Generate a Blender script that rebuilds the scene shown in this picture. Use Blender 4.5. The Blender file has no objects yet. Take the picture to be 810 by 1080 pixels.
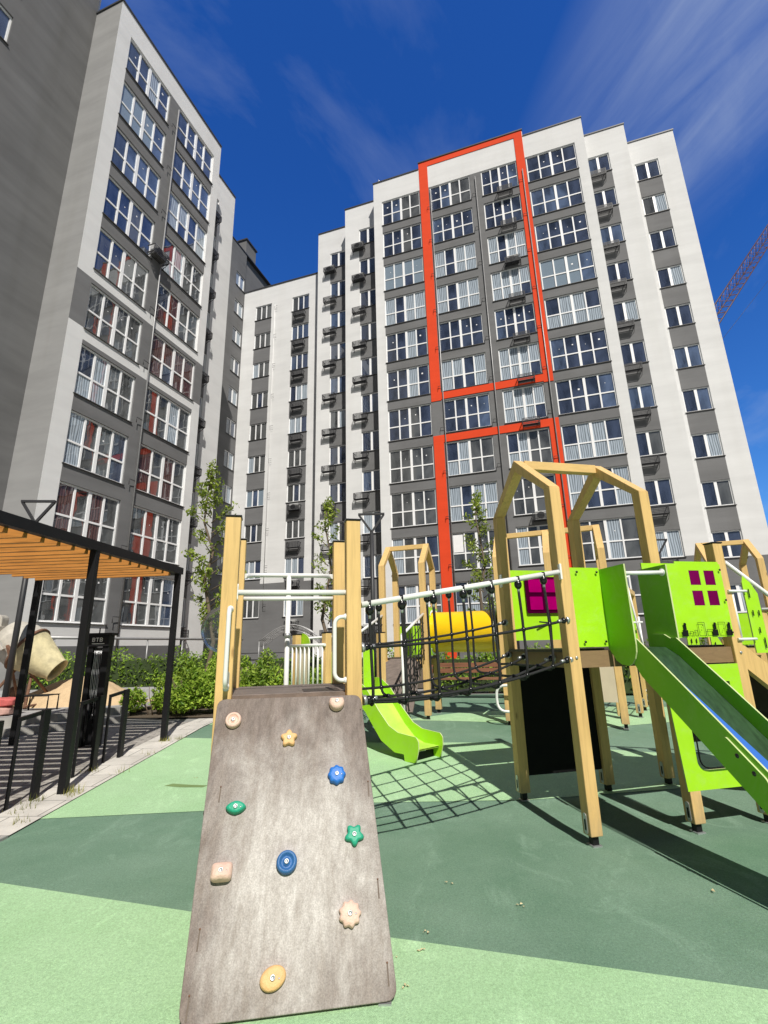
import bpy, bmesh, math, random
from mathutils import Vector, Matrix
random.seed(7)
R = math.radians
col = bpy.context.scene.collection
H = 1.45

# ------------------------------------------------------------------ terrain
def gz(y):
    return 0.0 if y < 4.6 else min(.2, .045*(y-4.6))

# ------------------------------------------------------------------ materials
def new_mat(name):
    m = bpy.data.materials.new(name); m.use_nodes = True
    nt = m.node_tree
    for n in list(nt.nodes): nt.nodes.remove(n)
    out = nt.nodes.new('ShaderNodeOutputMaterial')
    return m, nt, out

def ramp(nt, fac, stops):
    r = nt.nodes.new('ShaderNodeValToRGB')
    e = r.color_ramp.elements
    while len(e) < len(stops): e.new(.5)
    for i, (p, c) in enumerate(stops):
        e[i].position = p; e[i].color = (*c, 1)
    nt.links.new(fac, r.inputs[0])
    return r.outputs[0]

def noise(nt, scale, detail=4, rough=.55, stretch=None, coord='Object', dist=0):
    tc = nt.nodes.new('ShaderNodeTexCoord')
    n = nt.nodes.new('ShaderNodeTexNoise')
    n.inputs['Scale'].default_value = scale; n.inputs['Detail'].default_value = detail
    n.inputs['Roughness'].default_value = rough; n.inputs['Distortion'].default_value = dist
    if stretch:
        mp = nt.nodes.new('ShaderNodeMapping'); mp.inputs['Scale'].default_value = stretch
        nt.links.new(tc.outputs[coord], mp.inputs[0]); nt.links.new(mp.outputs[0], n.inputs['Vector'])
    else:
        nt.links.new(tc.outputs[coord], n.inputs['Vector'])
    return n.outputs['Fac']

def mixc(nt, fac, a, b, mode='MIX'):
    m = nt.nodes.new('ShaderNodeMix'); m.data_type = 'RGBA'; m.blend_type = mode
    for s, v in ((m.inputs[0], fac), (m.inputs[6], a), (m.inputs[7], b)):
        if isinstance(v, (int, float)): s.default_value = v
        elif isinstance(v, tuple): s.default_value = (*v, 1)
        else: nt.links.new(v, s)
    return m.outputs[2]

def pmat(name, c, rough=.6, var=.12, scale=6, stretch=None, bump=0, bscale=60, metal=0, spec=.5, fine=0, fscale=250, coat=0):
    """principled paint with broad mottling, an optional fine grain and an optional bump"""
    m, nt, out = new_mat(name)
    b = nt.nodes.new('ShaderNodeBsdfPrincipled')
    nt.links.new(b.outputs[0], out.inputs[0])
    f = noise(nt, scale, 5, .6, stretch)
    lo = tuple(max(0, x*(1-var)) for x in c); hi = tuple(min(1, x*(1+var)) for x in c)
    cc = ramp(nt, f, [(.3, lo), (.7, hi)])
    if fine:
        g = noise(nt, fscale, 2, .5)
        gg = ramp(nt, g, [(.3, (1-fine,)*3), (.7, (1+fine*.6,)*3)])
        cc = mixc(nt, 1.0, cc, gg, 'MULTIPLY')
    nt.links.new(cc, b.inputs['Base Color'])
    b.inputs['Roughness'].default_value = rough; b.inputs['Metallic'].default_value = metal
    b.inputs['Specular IOR Level'].default_value = spec
    b.inputs['Coat Weight'].default_value = coat
    if bump:
        bp = nt.nodes.new('ShaderNodeBump'); bp.inputs['Strength'].default_value = bump
        bp.inputs['Distance'].default_value = .01
        nt.links.new(noise(nt, bscale, 3), bp.inputs['Height']); nt.links.new(bp.outputs[0], b.inputs['Normal'])
    return m

def glass_mat(name, kind='dark'):
    m, nt, out = new_mat(name)
    d = nt.nodes.new('ShaderNodeBsdfDiffuse'); g = nt.nodes.new('ShaderNodeBsdfGlossy')
    g.inputs['Roughness'].default_value = .015; g.inputs['Color'].default_value = (.9, .95, 1, 1)
    tc = nt.nodes.new('ShaderNodeTexCoord')
    base = {'dark': (.040, .052, .088), 'room': (.085, .088, .088), 'blue': (.075, .105, .175),  # bases carry reflected sky as diffuse colour, bluest for the upper floors
            'curtain': (.46, .53, .60), 'blind': (.30, .38, .46), 'brown': (.13, .065, .06)}[kind]
    if kind in ('curtain', 'blind', 'brown'):
        w = nt.nodes.new('ShaderNodeTexWave'); w.wave_type = 'BANDS'
        w.bands_direction = 'Z' if kind == 'blind' else 'X'
        w.inputs['Scale'].default_value = 6 if kind == 'blind' else 1.7
        w.inputs['Distortion'].default_value = 0.2 if kind == 'blind' else 7
        w.inputs['Detail'].default_value = 3
        mp = nt.nodes.new('ShaderNodeMapping'); mp.inputs['Scale'].default_value = (1, 1, 1) if kind == 'blind' else (1.6, 1, .25)
        nt.links.new(tc.outputs['Object'], mp.inputs[0]); nt.links.new(mp.outputs[0], w.inputs['Vector'])
        c = ramp(nt, w.outputs['Fac'], [(.1, tuple(x*.42 for x in base)), (.7, base)])
    else:
        f = noise(nt, 1.2, 4, .6, (1, 1, .5), dist=.6)
        c = ramp(nt, f, [(.35, tuple(x*.5 for x in base)), (.62, tuple(x*1.5 for x in base))])
    nt.links.new(c, d.inputs[0])
    fr = nt.nodes.new('ShaderNodeFresnel'); fr.inputs[0].default_value = 1.5
    ad = nt.nodes.new('ShaderNodeMath'); ad.operation = 'ADD'; ad.inputs[1].default_value = .13 if kind in ('dark', 'room', 'blue') else .08
    ad.use_clamp = True
    nt.links.new(fr.outputs[0], ad.inputs[0])
    mx = nt.nodes.new('ShaderNodeMixShader')
    nt.links.new(ad.outputs[0], mx.inputs[0]); nt.links.new(d.outputs[0], mx.inputs[1]); nt.links.new(g.outputs[0], mx.inputs[2])
    # slight waviness of panes
    bp = nt.nodes.new('ShaderNodeBump'); bp.inputs['Strength'].default_value = .05; bp.inputs['Distance'].default_value = .05
    nt.links.new(noise(nt, 1.3, 2), bp.inputs['Height']); nt.links.new(bp.outputs[0], g.inputs['Normal'])
    nt.links.new(mx.outputs[0], out.inputs[0])
    return m

def leaf_mat(name, dark, light, flower=None):
    m, nt, out = new_mat(name)
    geo = nt.nodes.new('ShaderNodeNewGeometry')
    stops = [(0, dark), (.5, tuple((a+b)/2 for a, b in zip(dark, light))), (1, light)]
    c = ramp(nt, geo.outputs['Random Per Island'], stops)
    big = noise(nt, 1.6, 3)
    c = mixc(nt, 1.0, c, ramp(nt, big, [(.35, (.6, .62, .55)), (.65, (1.25, 1.2, 1.1))]), 'MULTIPLY')
    d = nt.nodes.new('ShaderNodeBsdfPrincipled'); d.inputs['Roughness'].default_value = .5
    d.inputs['Specular IOR Level'].default_value = .35
    t = nt.nodes.new('ShaderNodeBsdfTranslucent')
    nt.links.new(c, d.inputs[0]); nt.links.new(c, t.inputs[0])
    mx = nt.nodes.new('ShaderNodeMixShader'); mx.inputs[0].default_value = .32
    nt.links.new(d.outputs[0], mx.inputs[1]); nt.links.new(t.outputs[0], mx.inputs[2])
    nt.links.new(mx.outputs[0], out.inputs[0])
    return m

def plaster(name, c, streak=.08):
    m, nt, out = new_mat(name)
    b = nt.nodes.new('ShaderNodeBsdfPrincipled'); b.inputs['Roughness'].default_value = .85
    b.inputs['Specular IOR Level'].default_value = .2
    nt.links.new(b.outputs[0], out.inputs[0])
    f = noise(nt, 1.0, 5, .6, (.25, .25, 1.6))
    cc = ramp(nt, f, [(.3, tuple(x*(1-streak) for x in c)), (.7, tuple(min(1, x*(1+streak)) for x in c))])
    g = noise(nt, .35, 3, .6)
    cc = mixc(nt, 1.0, cc, ramp(nt, g, [(.3, (1-streak*.7,)*3), (.7, (1+streak*.4,)*3)]), 'MULTIPLY')
    # rain streaks running down
    s = noise(nt, 1.0, 3, .5, (1.3, 1.3, .07))
    cc = mixc(nt, 1.0, cc, ramp(nt, s, [(.25, (1-streak*.6, 1-streak*.65, 1-streak*.8)), (.5, (1, 1, 1))]), 'MULTIPLY')
    nt.links.new(cc, b.inputs['Base Color'])
    bp = nt.nodes.new('ShaderNodeBump'); bp.inputs['Strength'].default_value = .25; bp.inputs['Distance'].default_value = .01
    nt.links.new(noise(nt, 40, 4), bp.inputs['Height']); nt.links.new(bp.outputs[0], b.inputs['Normal'])
    return m

def rubber(name, c, c2, g=.3):
    m, nt, out = new_mat(name)
    b = nt.nodes.new('ShaderNodeBsdfPrincipled'); b.inputs['Roughness'].default_value = .88
    b.inputs['Specular IOR Level'].default_value = .25
    nt.links.new(b.outputs[0], out.inputs[0])
    broad = noise(nt, .9, 6, .65)
    cc = ramp(nt, broad, [(.32, c), (.68, c2)])
    scuff = noise(nt, 2.6, 8, .7, (1, .55, 1), dist=1.2)
    cc = mixc(nt, ramp(nt, scuff, [(.54, (0, 0, 0)), (.72, (.6,)*3)]), cc, tuple(min(1, x*1.25+.045) for x in c2))
    # dusty prints and pale wear blotches
    wear = noise(nt, .45, 7, .62, dist=.8)
    cc = mixc(nt, ramp(nt, wear, [(.5, (0, 0, 0)), (.72, (.5,)*3)]), cc, tuple(x*.8+.045 for x in c2))
    tc = nt.nodes.new('ShaderNodeTexCoord')
    v = nt.nodes.new('ShaderNodeTexVoronoi'); v.inputs['Scale'].default_value = 260
    nt.links.new(tc.outputs['Object'], v.inputs['Vector'])
    cc = mixc(nt, 1.0, cc, ramp(nt, v.outputs['Color'], [(0, (1-g,)*3), (1, (1+g,)*3)]), 'MULTIPLY')
    gr = noise(nt, 75, 3, .7)
    cc = mixc(nt, 1.0, cc, ramp(nt, gr, [(.3, (.82,)*3), (.7, (1.12,)*3)]), 'MULTIPLY')
    spots = noise(nt, 16, 4, .7)
    cc = mixc(nt, ramp(nt, spots, [(.70, (0, 0, 0)), (.78, (.45,)*3)]), cc, tuple(x*.45 for x in c))
    nt.links.new(cc, b.inputs['Base Color'])
    bp = nt.nodes.new('ShaderNodeBump'); bp.inputs['Strength'].default_value = .5; bp.inputs['Distance'].default_value = .004
    nt.links.new(v.outputs['Distance'], bp.inputs['Height']); nt.links.new(bp.outputs[0], b.inputs['Normal'])
    return m

def slabs(name, c, w, h, joint=.01, var=.1, offset=.5):
    m, nt, out = new_mat(name)
    b = nt.nodes.new('ShaderNodeBsdfPrincipled'); b.inputs['Roughness'].default_value = .85
    nt.links.new(b.outputs[0], out.inputs[0])
    tc = nt.nodes.new('ShaderNodeTexCoord')
    k = nt.nodes.new('ShaderNodeTexBrick'); k.inputs['Scale'].default_value = 1
    k.inputs['Brick Width'].default_value = w; k.inputs['Row Height'].default_value = h
    k.inputs['Mortar Size'].default_value = joint; k.offset = offset
    k.inputs['Color1'].default_value = (*[x*(1-var) for x in c], 1); k.inputs['Color2'].default_value = (*[x*(1+var) for x in c], 1)
    k.inputs['Mortar'].default_value = (*[x*.35 for x in c], 1)
    nt.links.new(tc.outputs['Object'], k.inputs['Vector'])
    g = noise(nt, 3, 8, .7)
    cc = mixc(nt, 1.0, k.outputs['Color'], ramp(nt, g, [(.3, (.78,)*3), (.7, (1.15,)*3)]), 'MULTIPLY')
    g2 = noise(nt, 120, 3, .7)
    cc = mixc(nt, 1.0, cc, ramp(nt, g2, [(.3, (.86,)*3), (.7, (1.1,)*3)]), 'MULTIPLY')
    nt.links.new(cc, b.inputs['Base Color'])
    return m

def timber(name, c, dark=.8, scale=4, axis='Z'):
    m, nt, out = new_mat(name)
    b = nt.nodes.new('ShaderNodeBsdfPrincipled'); b.inputs['Roughness'].default_value = .55
    b.inputs['Specular IOR Level'].default_value = .35
    nt.links.new(b.outputs[0], out.inputs[0])
    st = {'Z': (9, 9, .5), 'X': (.5, 9, 9)}[axis]
    f = noise(nt, scale, 6, .65, st, dist=.7)
    cc = ramp(nt, f, [(.3, tuple(x*dark for x in c)), (.52, c), (.75, tuple(min(1, x*1.06) for x in c))])
    g = noise(nt, 1.5, 4)
    cc = mixc(nt, 1.0, cc, ramp(nt, g, [(.3, (.9, .88, .84)), (.7, (1.05,)*3)]), 'MULTIPLY')
    # fine checks in the grain
    ck = noise(nt, 14, 3, .5, tuple(x*1.4 if x > 1 else x*.35 for x in st))
    cc = mixc(nt, ramp(nt, ck, [(.70, (0, 0, 0)), (.76, (.55,)*3)]), cc, tuple(x*.45 for x in c))
    if axis == 'Z':
        tcz = nt.nodes.new('ShaderNodeTexCoord'); sz = nt.nodes.new('ShaderNodeSeparateXYZ'); nt.links.new(tcz.outputs['Object'], sz.inputs[0])
        ad = nt.nodes.new('ShaderNodeMath'); ad.operation = 'MULTIPLY_ADD'; ad.inputs[1].default_value = .9
        nt.links.new(noise(nt, 6, 6, .7, (2, 2, .6)), ad.inputs[0]); nt.links.new(sz.outputs['Z'], ad.inputs[2])
        cc = mixc(nt, ramp(nt, ad.outputs[0], [(.42, (.62,)*3), (.80, (0, 0, 0))]), cc, (.30, .235, .15))
        kn = nt.nodes.new('ShaderNodeTexVoronoi'); kn.inputs['Scale'].default_value = 1; kmp = nt.nodes.new('ShaderNodeMapping'); kmp.inputs['Scale'].default_value = (7, 7, 2.2)
        nt.links.new(tcz.outputs['Object'], kmp.inputs[0]); nt.links.new(kmp.outputs[0], kn.inputs['Vector'])
        cc = mixc(nt, ramp(nt, kn.outputs['Distance'], [(.035, (.7,)*3), (.10, (0, 0, 0))]), cc, (.30, .16, .06))
    nt.links.new(cc, b.inputs['Base Color'])
    bp = nt.nodes.new('ShaderNodeBump'); bp.inputs['Strength'].default_value = .15; bp.inputs['Distance'].default_value = .005
    nt.links.new(f, bp.inputs['Height']); nt.links.new(bp.outputs[0], b.inputs['Normal'])
    return m

def clear_mat(name, tint, gloss=.12, fac=None):
    m, nt, out = new_mat(name)
    t = nt.nodes.new('ShaderNodeBsdfTransparent'); t.inputs[0].default_value = (*tint, 1)
    g = nt.nodes.new('ShaderNodeBsdfGlossy'); g.inputs['Roughness'].default_value = .05
    fr = nt.nodes.new('ShaderNodeLayerWeight'); fr.inputs[0].default_value = gloss
    mx = nt.nodes.new('ShaderNodeMixShader')
    nt.links.new(fr.outputs['Fresnel'], mx.inputs[0]); nt.links.new(t.outputs[0], mx.inputs[1]); nt.links.new(g.outputs[0], mx.inputs[2])
    last = mx.outputs[0]
    if fac:
        d = nt.nodes.new('ShaderNodeBsdfDiffuse'); d.inputs[0].default_value = (*fac[0], 1)
        tr = nt.nodes.new('ShaderNodeBsdfTranslucent'); tr.inputs[0].default_value = (*fac[0], 1)
        dd = nt.nodes.new('ShaderNodeMixShader'); dd.inputs[0].default_value = .5
        nt.links.new(d.outputs[0], dd.inputs[1]); nt.links.new(tr.outputs[0], dd.inputs[2])
        m2 = nt.nodes.new('ShaderNodeMixShader')
        g_ = noise(nt, 3, 3); rr = ramp(nt, g_, [(.3, (fac[1]*.8,)*3), (.7, (min(1, fac[1]*1.2),)*3)])
        nt.links.new(rr, m2.inputs[0]); nt.links.new(last, m2.inputs[1]); nt.links.new(dd.outputs[0], m2.inputs[2])
        last = m2.outputs[0]
    nt.links.new(last, out.inputs[0])
    return m

def board_mat():
    m, nt, out = new_mat('weathered_plywood')
    b = nt.nodes.new('ShaderNodeBsdfPrincipled'); b.inputs['Roughness'].default_value = .58
    b.inputs['Specular IOR Level'].default_value = .3
    nt.links.new(b.outputs[0], out.inputs[0])
    f = noise(nt, 3.0, 9, .7, (1.3, .7, .7), dist=.5)
    dark = ramp(nt, noise(nt, 9, 8, .75, (3, .8, .8)), [(.3, (.10, .075, .062)), (.7, (.25, .20, .175))])
    pale = ramp(nt, noise(nt, 16, 9, .8, (1.6, .7, .7)), [(.3, (.32, .285, .255)), (.66, (.60, .565, .53))])
    # shoes have worn the lower middle of the board pale
    tc = nt.nodes.new('ShaderNodeTexCoord')
    gr = nt.nodes.new('ShaderNodeTexGradient'); gr.gradient_type = 'SPHERICAL'
    mp = nt.nodes.new('ShaderNodeMapping')
    mp.inputs['Location'].default_value = (-.42, .92, -.50); mp.inputs['Scale'].default_value = (1.45, 1.12, 1.12)
    nt.links.new(tc.outputs['Object'], mp.inputs[0]); nt.links.new(mp.outputs[0], gr.inputs[0])
    add = nt.nodes.new('ShaderNodeMath'); add.operation = 'MULTIPLY_ADD'; add.inputs[1].default_value = .62
    nt.links.new(gr.outputs['Fac'], add.inputs[0]); nt.links.new(f, add.inputs[2])
    fac = ramp(nt, add.outputs[0], [(.55, (0, 0, 0)), (.98, (1, 1, 1))])
    cc = mixc(nt, fac, dark, pale)
    # long brown dirt runs
    st = noise(nt, 4, 7, .75, (3, .6, .6), dist=.8)
    cc = mixc(nt, ramp(nt, st, [(.48, (0, 0, 0)), (.75, (.50,)*3)]), cc, (.17, .125, .09))
    sp = noise(nt, 170, 2, .6)
    cc = mixc(nt, 1.0, cc, ramp(nt, sp, [(.3, (.78,)*3), (.7, (1.15,)*3)]), 'MULTIPLY')
    nt.links.new(cc, b.inputs['Base Color'])
    bp = nt.nodes.new('ShaderNodeBump'); bp.inputs['Strength'].default_value = .3; bp.inputs['Distance'].default_value = .003
    nt.links.new(sp, bp.inputs['Height']); nt.links.new(bp.outputs[0], b.inputs['Normal'])
    return m

def panelmat(name, c):
    m, nt, out = new_mat(name)
    b = nt.nodes.new('ShaderNodeBsdfPrincipled'); nt.links.new(b.outputs[0], out.inputs[0])
    b.inputs['Coat Weight'].default_value = .1
    f = noise(nt, 2.5, 5, .6)
    cc = ramp(nt, f, [(.3, tuple(x*.93 for x in c)), (.7, tuple(min(1, x*1.05) for x in c))])
    dust = noise(nt, 7, 8, .75, dist=1.0)
    cc = mixc(nt, ramp(nt, dust, [(.50, (0, 0, 0)), (.80, (.22,)*3)]), cc, (.50, .55, .36))
    sc_ = noise(nt, 30, 6, .8, (.25, .25, 3), dist=2.0)
    cc = mixc(nt, ramp(nt, sc_, [(.66, (0, 0, 0)), (.70, (.20,)*3)]), cc, tuple(x*.55 for x in c))
    nt.links.new(cc, b.inputs['Base Color'])
    nt.links.new(ramp(nt, dust, [(.3, (.30,)*3), (.75, (.58,)*3)]), b.inputs['Roughness'])
    return m

M = dict(
    white=plaster('white_plaster', (.72, .72, .712), .055),
    grey=plaster('grey_plaster', (.178, .178, .180), .11),
    dgrey=plaster('dark_grey_plaster', (.155, .155, .156), .13),
    mgrey=plaster('mid_grey_plaster', (.30, .30, .297), .10),
    orange=plaster('orange_plaster', (.76, .072, .022), .06),
    cap=pmat('roof_cap_metal', (.045, .046, .05), .5),
    pvc=pmat('white_window_frame', (.90, .90, .90), .35, .03),
    sill=pmat('sill_metal', (.07, .068, .066), .5),
    pipe=pmat('downpipe_metal', (.33, .33, .33), .4, metal=.3),
    wire=pmat('dark_wire', (.03, .03, .033), .5),
    ac=pmat('air_conditioner_case', (.55, .55, .54), .5),
    dark=glass_mat('window_dark', 'dark'), room=glass_mat('window_room', 'room'), blue=glass_mat('window_sky_reflection', 'blue'),
    curtain=glass_mat('window_curtain', 'curtain'), blind=glass_mat('window_blind', 'blind'), brown=glass_mat('window_red_reflection', 'brown'),  # brown: reddish reflections on the left block put into the pane colour
    lgreen=rubber('light_green_rubber', (.35, .565, .30), (.43, .645, .375), .20),
    dgreen=rubber('dark_green_rubber', (.125, .228, .150), (.195, .305, .218), .2),
    kerb=slabs('concrete_edging', (.62, .59, .53), .5, .42, .006, .05),
    pave=slabs('paving', (.40, .395, .385), .6, .3, .006, .06),
    bikepave=slabs('brown_paving', (.36, .335, .30), .2, .1, .006, .12),
    stepc=pmat('step_concrete', (.33, .32, .295), .85, .15, 5, bump=.3),
    soil=pmat('soil', (.10, .075, .05), .95, .3, 12, bump=.8, bscale=30),
    ground=pmat('courtyard_ground', (.27, .265, .25), .9, .12, .6, fine=.15),
    wood=timber('beige_timber', (.74, .50, .205), .80),
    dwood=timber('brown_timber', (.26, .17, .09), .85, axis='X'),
    woodx=timber('beige_timber_level', (.74, .50, .205), .90, axis='X'),
    slat=timber('oiled_larch', (.50, .215, .05), .55, axis='X'),
    bench=timber('bench_slats', (.26, .12, .07), .7, axis='X'),
    black=pmat('black_steel', (.009, .009, .010), .5, .2, spec=.25),
    blackp=pmat('black_board', (.006, .006, .006), .75, .2, spec=.2),
    rope=pmat('black_rope', (.012, .012, .013), .7, .3, 40, bump=.6, bscale=300),
    plastic=pmat('black_plastic', (.01, .01, .011), .22, .1),
    steel=pmat('galvanised_steel', (.55, .56, .57), .35, .1, metal=.7),
    whitem=pmat('white_metal', (.82, .82, .80), .32, .03),
    hpl=panelmat('lime_green_panel', (.39, .76, .014)),
    hplshade=panelmat('shaded_lime_panel', (.20, .56, .008)),  # the lime panel again, darkened in colour for the shaded slide sides
    hple=pmat('panel_edge', (.55, .62, .30), .6),
    chute=pmat('dark_green_slide_floor', (.030, .068, .030), .38, .35, 14, stretch=(3, .4, 1), spec=.35),
    limech=pmat('lime_slide_floor', (.48, .70, .10), .35, .15),
    skyrefl=pmat('painted_sky_reflection', (.045, .16, .55), .35, .08),
    yellow=pmat('yellow_plastic', (.90, .56, .004), .35, .04, coat=.2),
    magenta=clear_mat('magenta_acrylic', (.35, .01, .15), .12, ((.16, .0, .07), .62)),
    magl=clear_mat('bright_magenta_acrylic', (.85, .03, .45), .15, ((.80, .0, .36), .60)),
    magp=clear_mat('plum_acrylic', (.5, .02, .25), .15, ((.42, .01, .22), .60)),
    clear=clear_mat('clear_acrylic', (.90, .93, .93), .13, ((.5, .56, .56), .06)),
    deck=pmat('brown_deck', (.17, .135, .115), .6, .25, 8, stretch=(1, 4, 1), bump=.2, bscale=80),
    deckd=pmat('dark_brown_deck', (.055, .042, .035), .6, .2, 6),
    beige=pmat('beige_panel', (.62, .53, .38), .5, .05),
    hpink=pmat('pale_pink_hold', (.72, .50, .40), .6, .1, 20, bump=.4, bscale=90),
    horange=pmat('pale_orange_hold', (.76, .46, .20), .6, .1, 20, bump=.4, bscale=90),
    hblue=pmat('blue_hold', (.02, .17, .58), .5, .1, 20, bump=.3, bscale=90),
    hdblue=pmat('dark_blue_hold', (.03, .13, .33), .5, .1, 20, bump=.3, bscale=90),
    hgreen=pmat('green_hold', (.015, .34, .20), .5, .1, 20, bump=.3, bscale=90),
    bark=pmat('bark', (.16, .12, .085), .9, .3, 20, stretch=(2, 2, .5), bump=.6, bscale=50),
    leafb=leaf_mat('shrub_leaves', (.13, .27, .018), (.46, .62, .09)),
    leaft=leaf_mat('tree_leaves', (.13, .21, .018), (.42, .52, .09)),
    leafh=leaf_mat('hedge_leaves', (.10, .22, .015), (.36, .54, .07)),
    sand=pmat('sand', (.60, .44, .26), .95, .12, 6, bump=.9, bscale=45, fine=.15, fscale=90),
    mixer=pmat('cement_spattered_steel', (.47, .44, .38), .7, .22, 7, bump=.5, bscale=30),
    mixery=pmat('stained_mixer_drum', (.58, .51, .30), .7, .28, 5, bump=.5, bscale=25),
    rust=pmat('rusty_steel', (.17, .085, .05), .8, .35, 9, bump=.5),
    redsack=pmat('red_sack', (.52, .11, .10), .7, .2, 12, bump=.6, bscale=18),
    pinksack=pmat('dusty_sack', (.50, .30, .25), .8, .25, 12, bump=.6, bscale=18),
    crane=pmat('crane_red', (.075, .03, .04), .5, .15),
    craney=pmat('crane_lacing', (.24, .13, .10), .5, .15),
    door=pmat('door_brown', (.06, .04, .03), .5),
    sign=pmat('white_lettering', (.8, .8, .8), .5, .02),
    grass=leaf_mat('grass_blades', (.16, .20, .03), (.45, .42, .12)),
)

# ------------------------------------------------------------------ mesh builder
def wloc(o):
    v = Vector((0, 0, 0))
    while o is not None:
        v += o.location; o = o.parent
    return v

class MB:
    def __init__(s): s.v = []; s.f = []; s.m = []; s.sm = []
    def face(s, pts, m=0, smooth=False):
        n = len(s.v); s.v += [tuple(p) for p in pts]; s.f.append(tuple(range(n, n+len(pts)))); s.m.append(m); s.sm.append(smooth)
    def box(s, x0, y0, z0, x1, y1, z1, m=0):
        n = len(s.v)
        s.v += [(x0,y0,z0),(x1,y0,z0),(x1,y1,z0),(x0,y1,z0),(x0,y0,z1),(x1,y0,z1),(x1,y1,z1),(x0,y1,z1)]
        for q in ((0,3,2,1),(4,5,6,7),(0,1,5,4),(1,2,6,5),(2,3,7,6),(3,0,4,7)):
            s.f.append(tuple(n+i for i in q)); s.m.append(m); s.sm.append(False)
    def bar(s, p, q, w, h=None, up=(0, 0, 1), m=0):
        h = w if h is None else h
        p, q = Vector(p), Vector(q); a = (q-p).normalized(); u = Vector(up)
        sd = a.cross(u)
        if sd.length < 1e-4: sd = a.cross(Vector((1, 0, 0)))
        sd.normalize(); u = sd.cross(a).normalized()
        n = len(s.v)
        for c in (p, q):
            for i, j in ((-1,-1),(1,-1),(1,1),(-1,1)):
                s.v.append(tuple(c + sd*(i*w/2) + u*(j*h/2)))
        for f in ((0,1,2,3),(7,6,5,4),(0,4,5,1),(1,5,6,2),(2,6,7,3),(3,7,4,0)):
            s.f.append(tuple(n+i for i in f)); s.m.append(m); s.sm.append(False)
    def tube(s, pts, r, seg=8, m=0, cap=True):
        pts = [Vector(p) for p in pts]; n0 = len(s.v); prev = None
        rs = r if isinstance(r, (list, tuple)) else [r]*len(pts)
        for i, p in enumerate(pts):
            a = (pts[min(i+1, len(pts)-1)] - pts[max(i-1, 0)]).normalized()
            if prev is None:
                u = a.cross(Vector((0, 0, 1)))
                if u.length < .05: u = a.cross(Vector((1, 0, 0)))
            else: u = prev - a*prev.dot(a)
            u.normalize(); prev = u; w = a.cross(u)
            for k in range(seg):
                t = 2*math.pi*k/seg
                s.v.append(tuple(p + (u*math.cos(t)+w*math.sin(t))*rs[i]))
        for i in range(len(pts)-1):
            for k in range(seg):
                a0 = n0+i*seg+k; a1 = n0+i*seg+(k+1) % seg
                s.f.append((a0, a1, a1+seg, a0+seg)); s.m.append(m); s.sm.append(True)
        if cap:
            s.f.append(tuple(n0+k for k in range(seg))[::-1]); s.m.append(m); s.sm.append(False)
            e = n0+(len(pts)-1)*seg
            s.f.append(tuple(e+k for k in range(seg))); s.m.append(m); s.sm.append(False)
    def lathe(s, prof, o, axis, seg=24, m=0, mfn=None):
        """prof: (distance along the axis, radius)"""
        o = Vector(o); a = Vector(axis).normalized()
        u = a.cross(Vector((0, 0, 1)))
        if u.length < .05: u = a.cross(Vector((1, 0, 0)))
        u.normalize(); w = a.cross(u); n0 = len(s.v)
        for d, r in prof:
            for k in range(seg):
                t = 2*math.pi*k/seg
                s.v.append(tuple(o + a*d + (u*math.cos(t)+w*math.sin(t))*r))
        for i in range(len(prof)-1):
            for k in range(seg):
                a0 = n0+i*seg+k; a1 = n0+i*seg+(k+1) % seg
                s.f.append((a0, a1, a1+seg, a0+seg)); s.m.append(mfn(i) if mfn else m); s.sm.append(True)
    def prism(s, poly, o, ex, ey, t, m=0, me=None):
        """poly in the (ex, ey) plane at o, pushed by t along ex x ey"""
        o, ex, ey = Vector(o), Vector(ex), Vector(ey); nrm = ex.cross(ey).normalized()*t
        n = len(s.v); k = len(poly); me = m if me is None else me
        for off in (Vector((0, 0, 0)), nrm):
            for (a, b) in poly: s.v.append(tuple(o+ex*a+ey*b+off))
        s.f.append(tuple(n+i for i in range(k))[::-1]); s.m.append(m); s.sm.append(False)
        s.f.append(tuple(n+k+i for i in range(k))); s.m.append(m); s.sm.append(False)
        for i in range(k):
            j = (i+1) % k
            s.f.append((n+i, n+j, n+k+j, n+k+i)); s.m.append(me); s.sm.append(False)
    def ball(s, c, r, seg=10, ring=6, m=0, sc=(1, 1, 1)):
        n0 = len(s.v)
        for i in range(ring+1):
            ph = math.pi*i/ring
            for k in range(seg):
                t = 2*math.pi*k/seg
                s.v.append((c[0]+r*sc[0]*math.sin(ph)*math.cos(t), c[1]+r*sc[1]*math.sin(ph)*math.sin(t), c[2]+r*sc[2]*math.cos(ph)))
        for i in range(ring):
            for k in range(seg):
                a0 = n0+i*seg+k; a1 = n0+i*seg+(k+1) % seg
                s.f.append((a0, a0+seg, a1+seg, a1)); s.m.append(m); s.sm.append(True)
    def build(s, name, mats, parent=None, world=True, bev=0, fix=True):
        if not isinstance(mats, (list, tuple)): mats = [mats]
        off = wloc(parent) if (world and parent is not None) else Vector((0, 0, 0))
        me = bpy.data.meshes.new(name)
        me.from_pydata([(x-off.x, y-off.y, z-off.z) for x, y, z in s.v], [], s.f)
        for m in mats: me.materials.append(m)
        me.polygons.foreach_set('material_index', s.m); me.polygons.foreach_set('use_smooth', s.sm)
        if fix and len(s.f) < 20000:
            bm = bmesh.new(); bm.from_mesh(me); bmesh.ops.recalc_face_normals(bm, faces=bm.faces); bm.to_mesh(me); bm.free()
        me.update()
        o = bpy.data.objects.new(name, me); col.objects.link(o)
        if parent is not None: o.parent = parent
        if bev:
            b = o.modifiers.new('Bevel', 'BEVEL'); b.width = bev; b.segments = 2; b.limit_method = 'ANGLE'; b.angle_limit = R(50)
        return o

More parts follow.
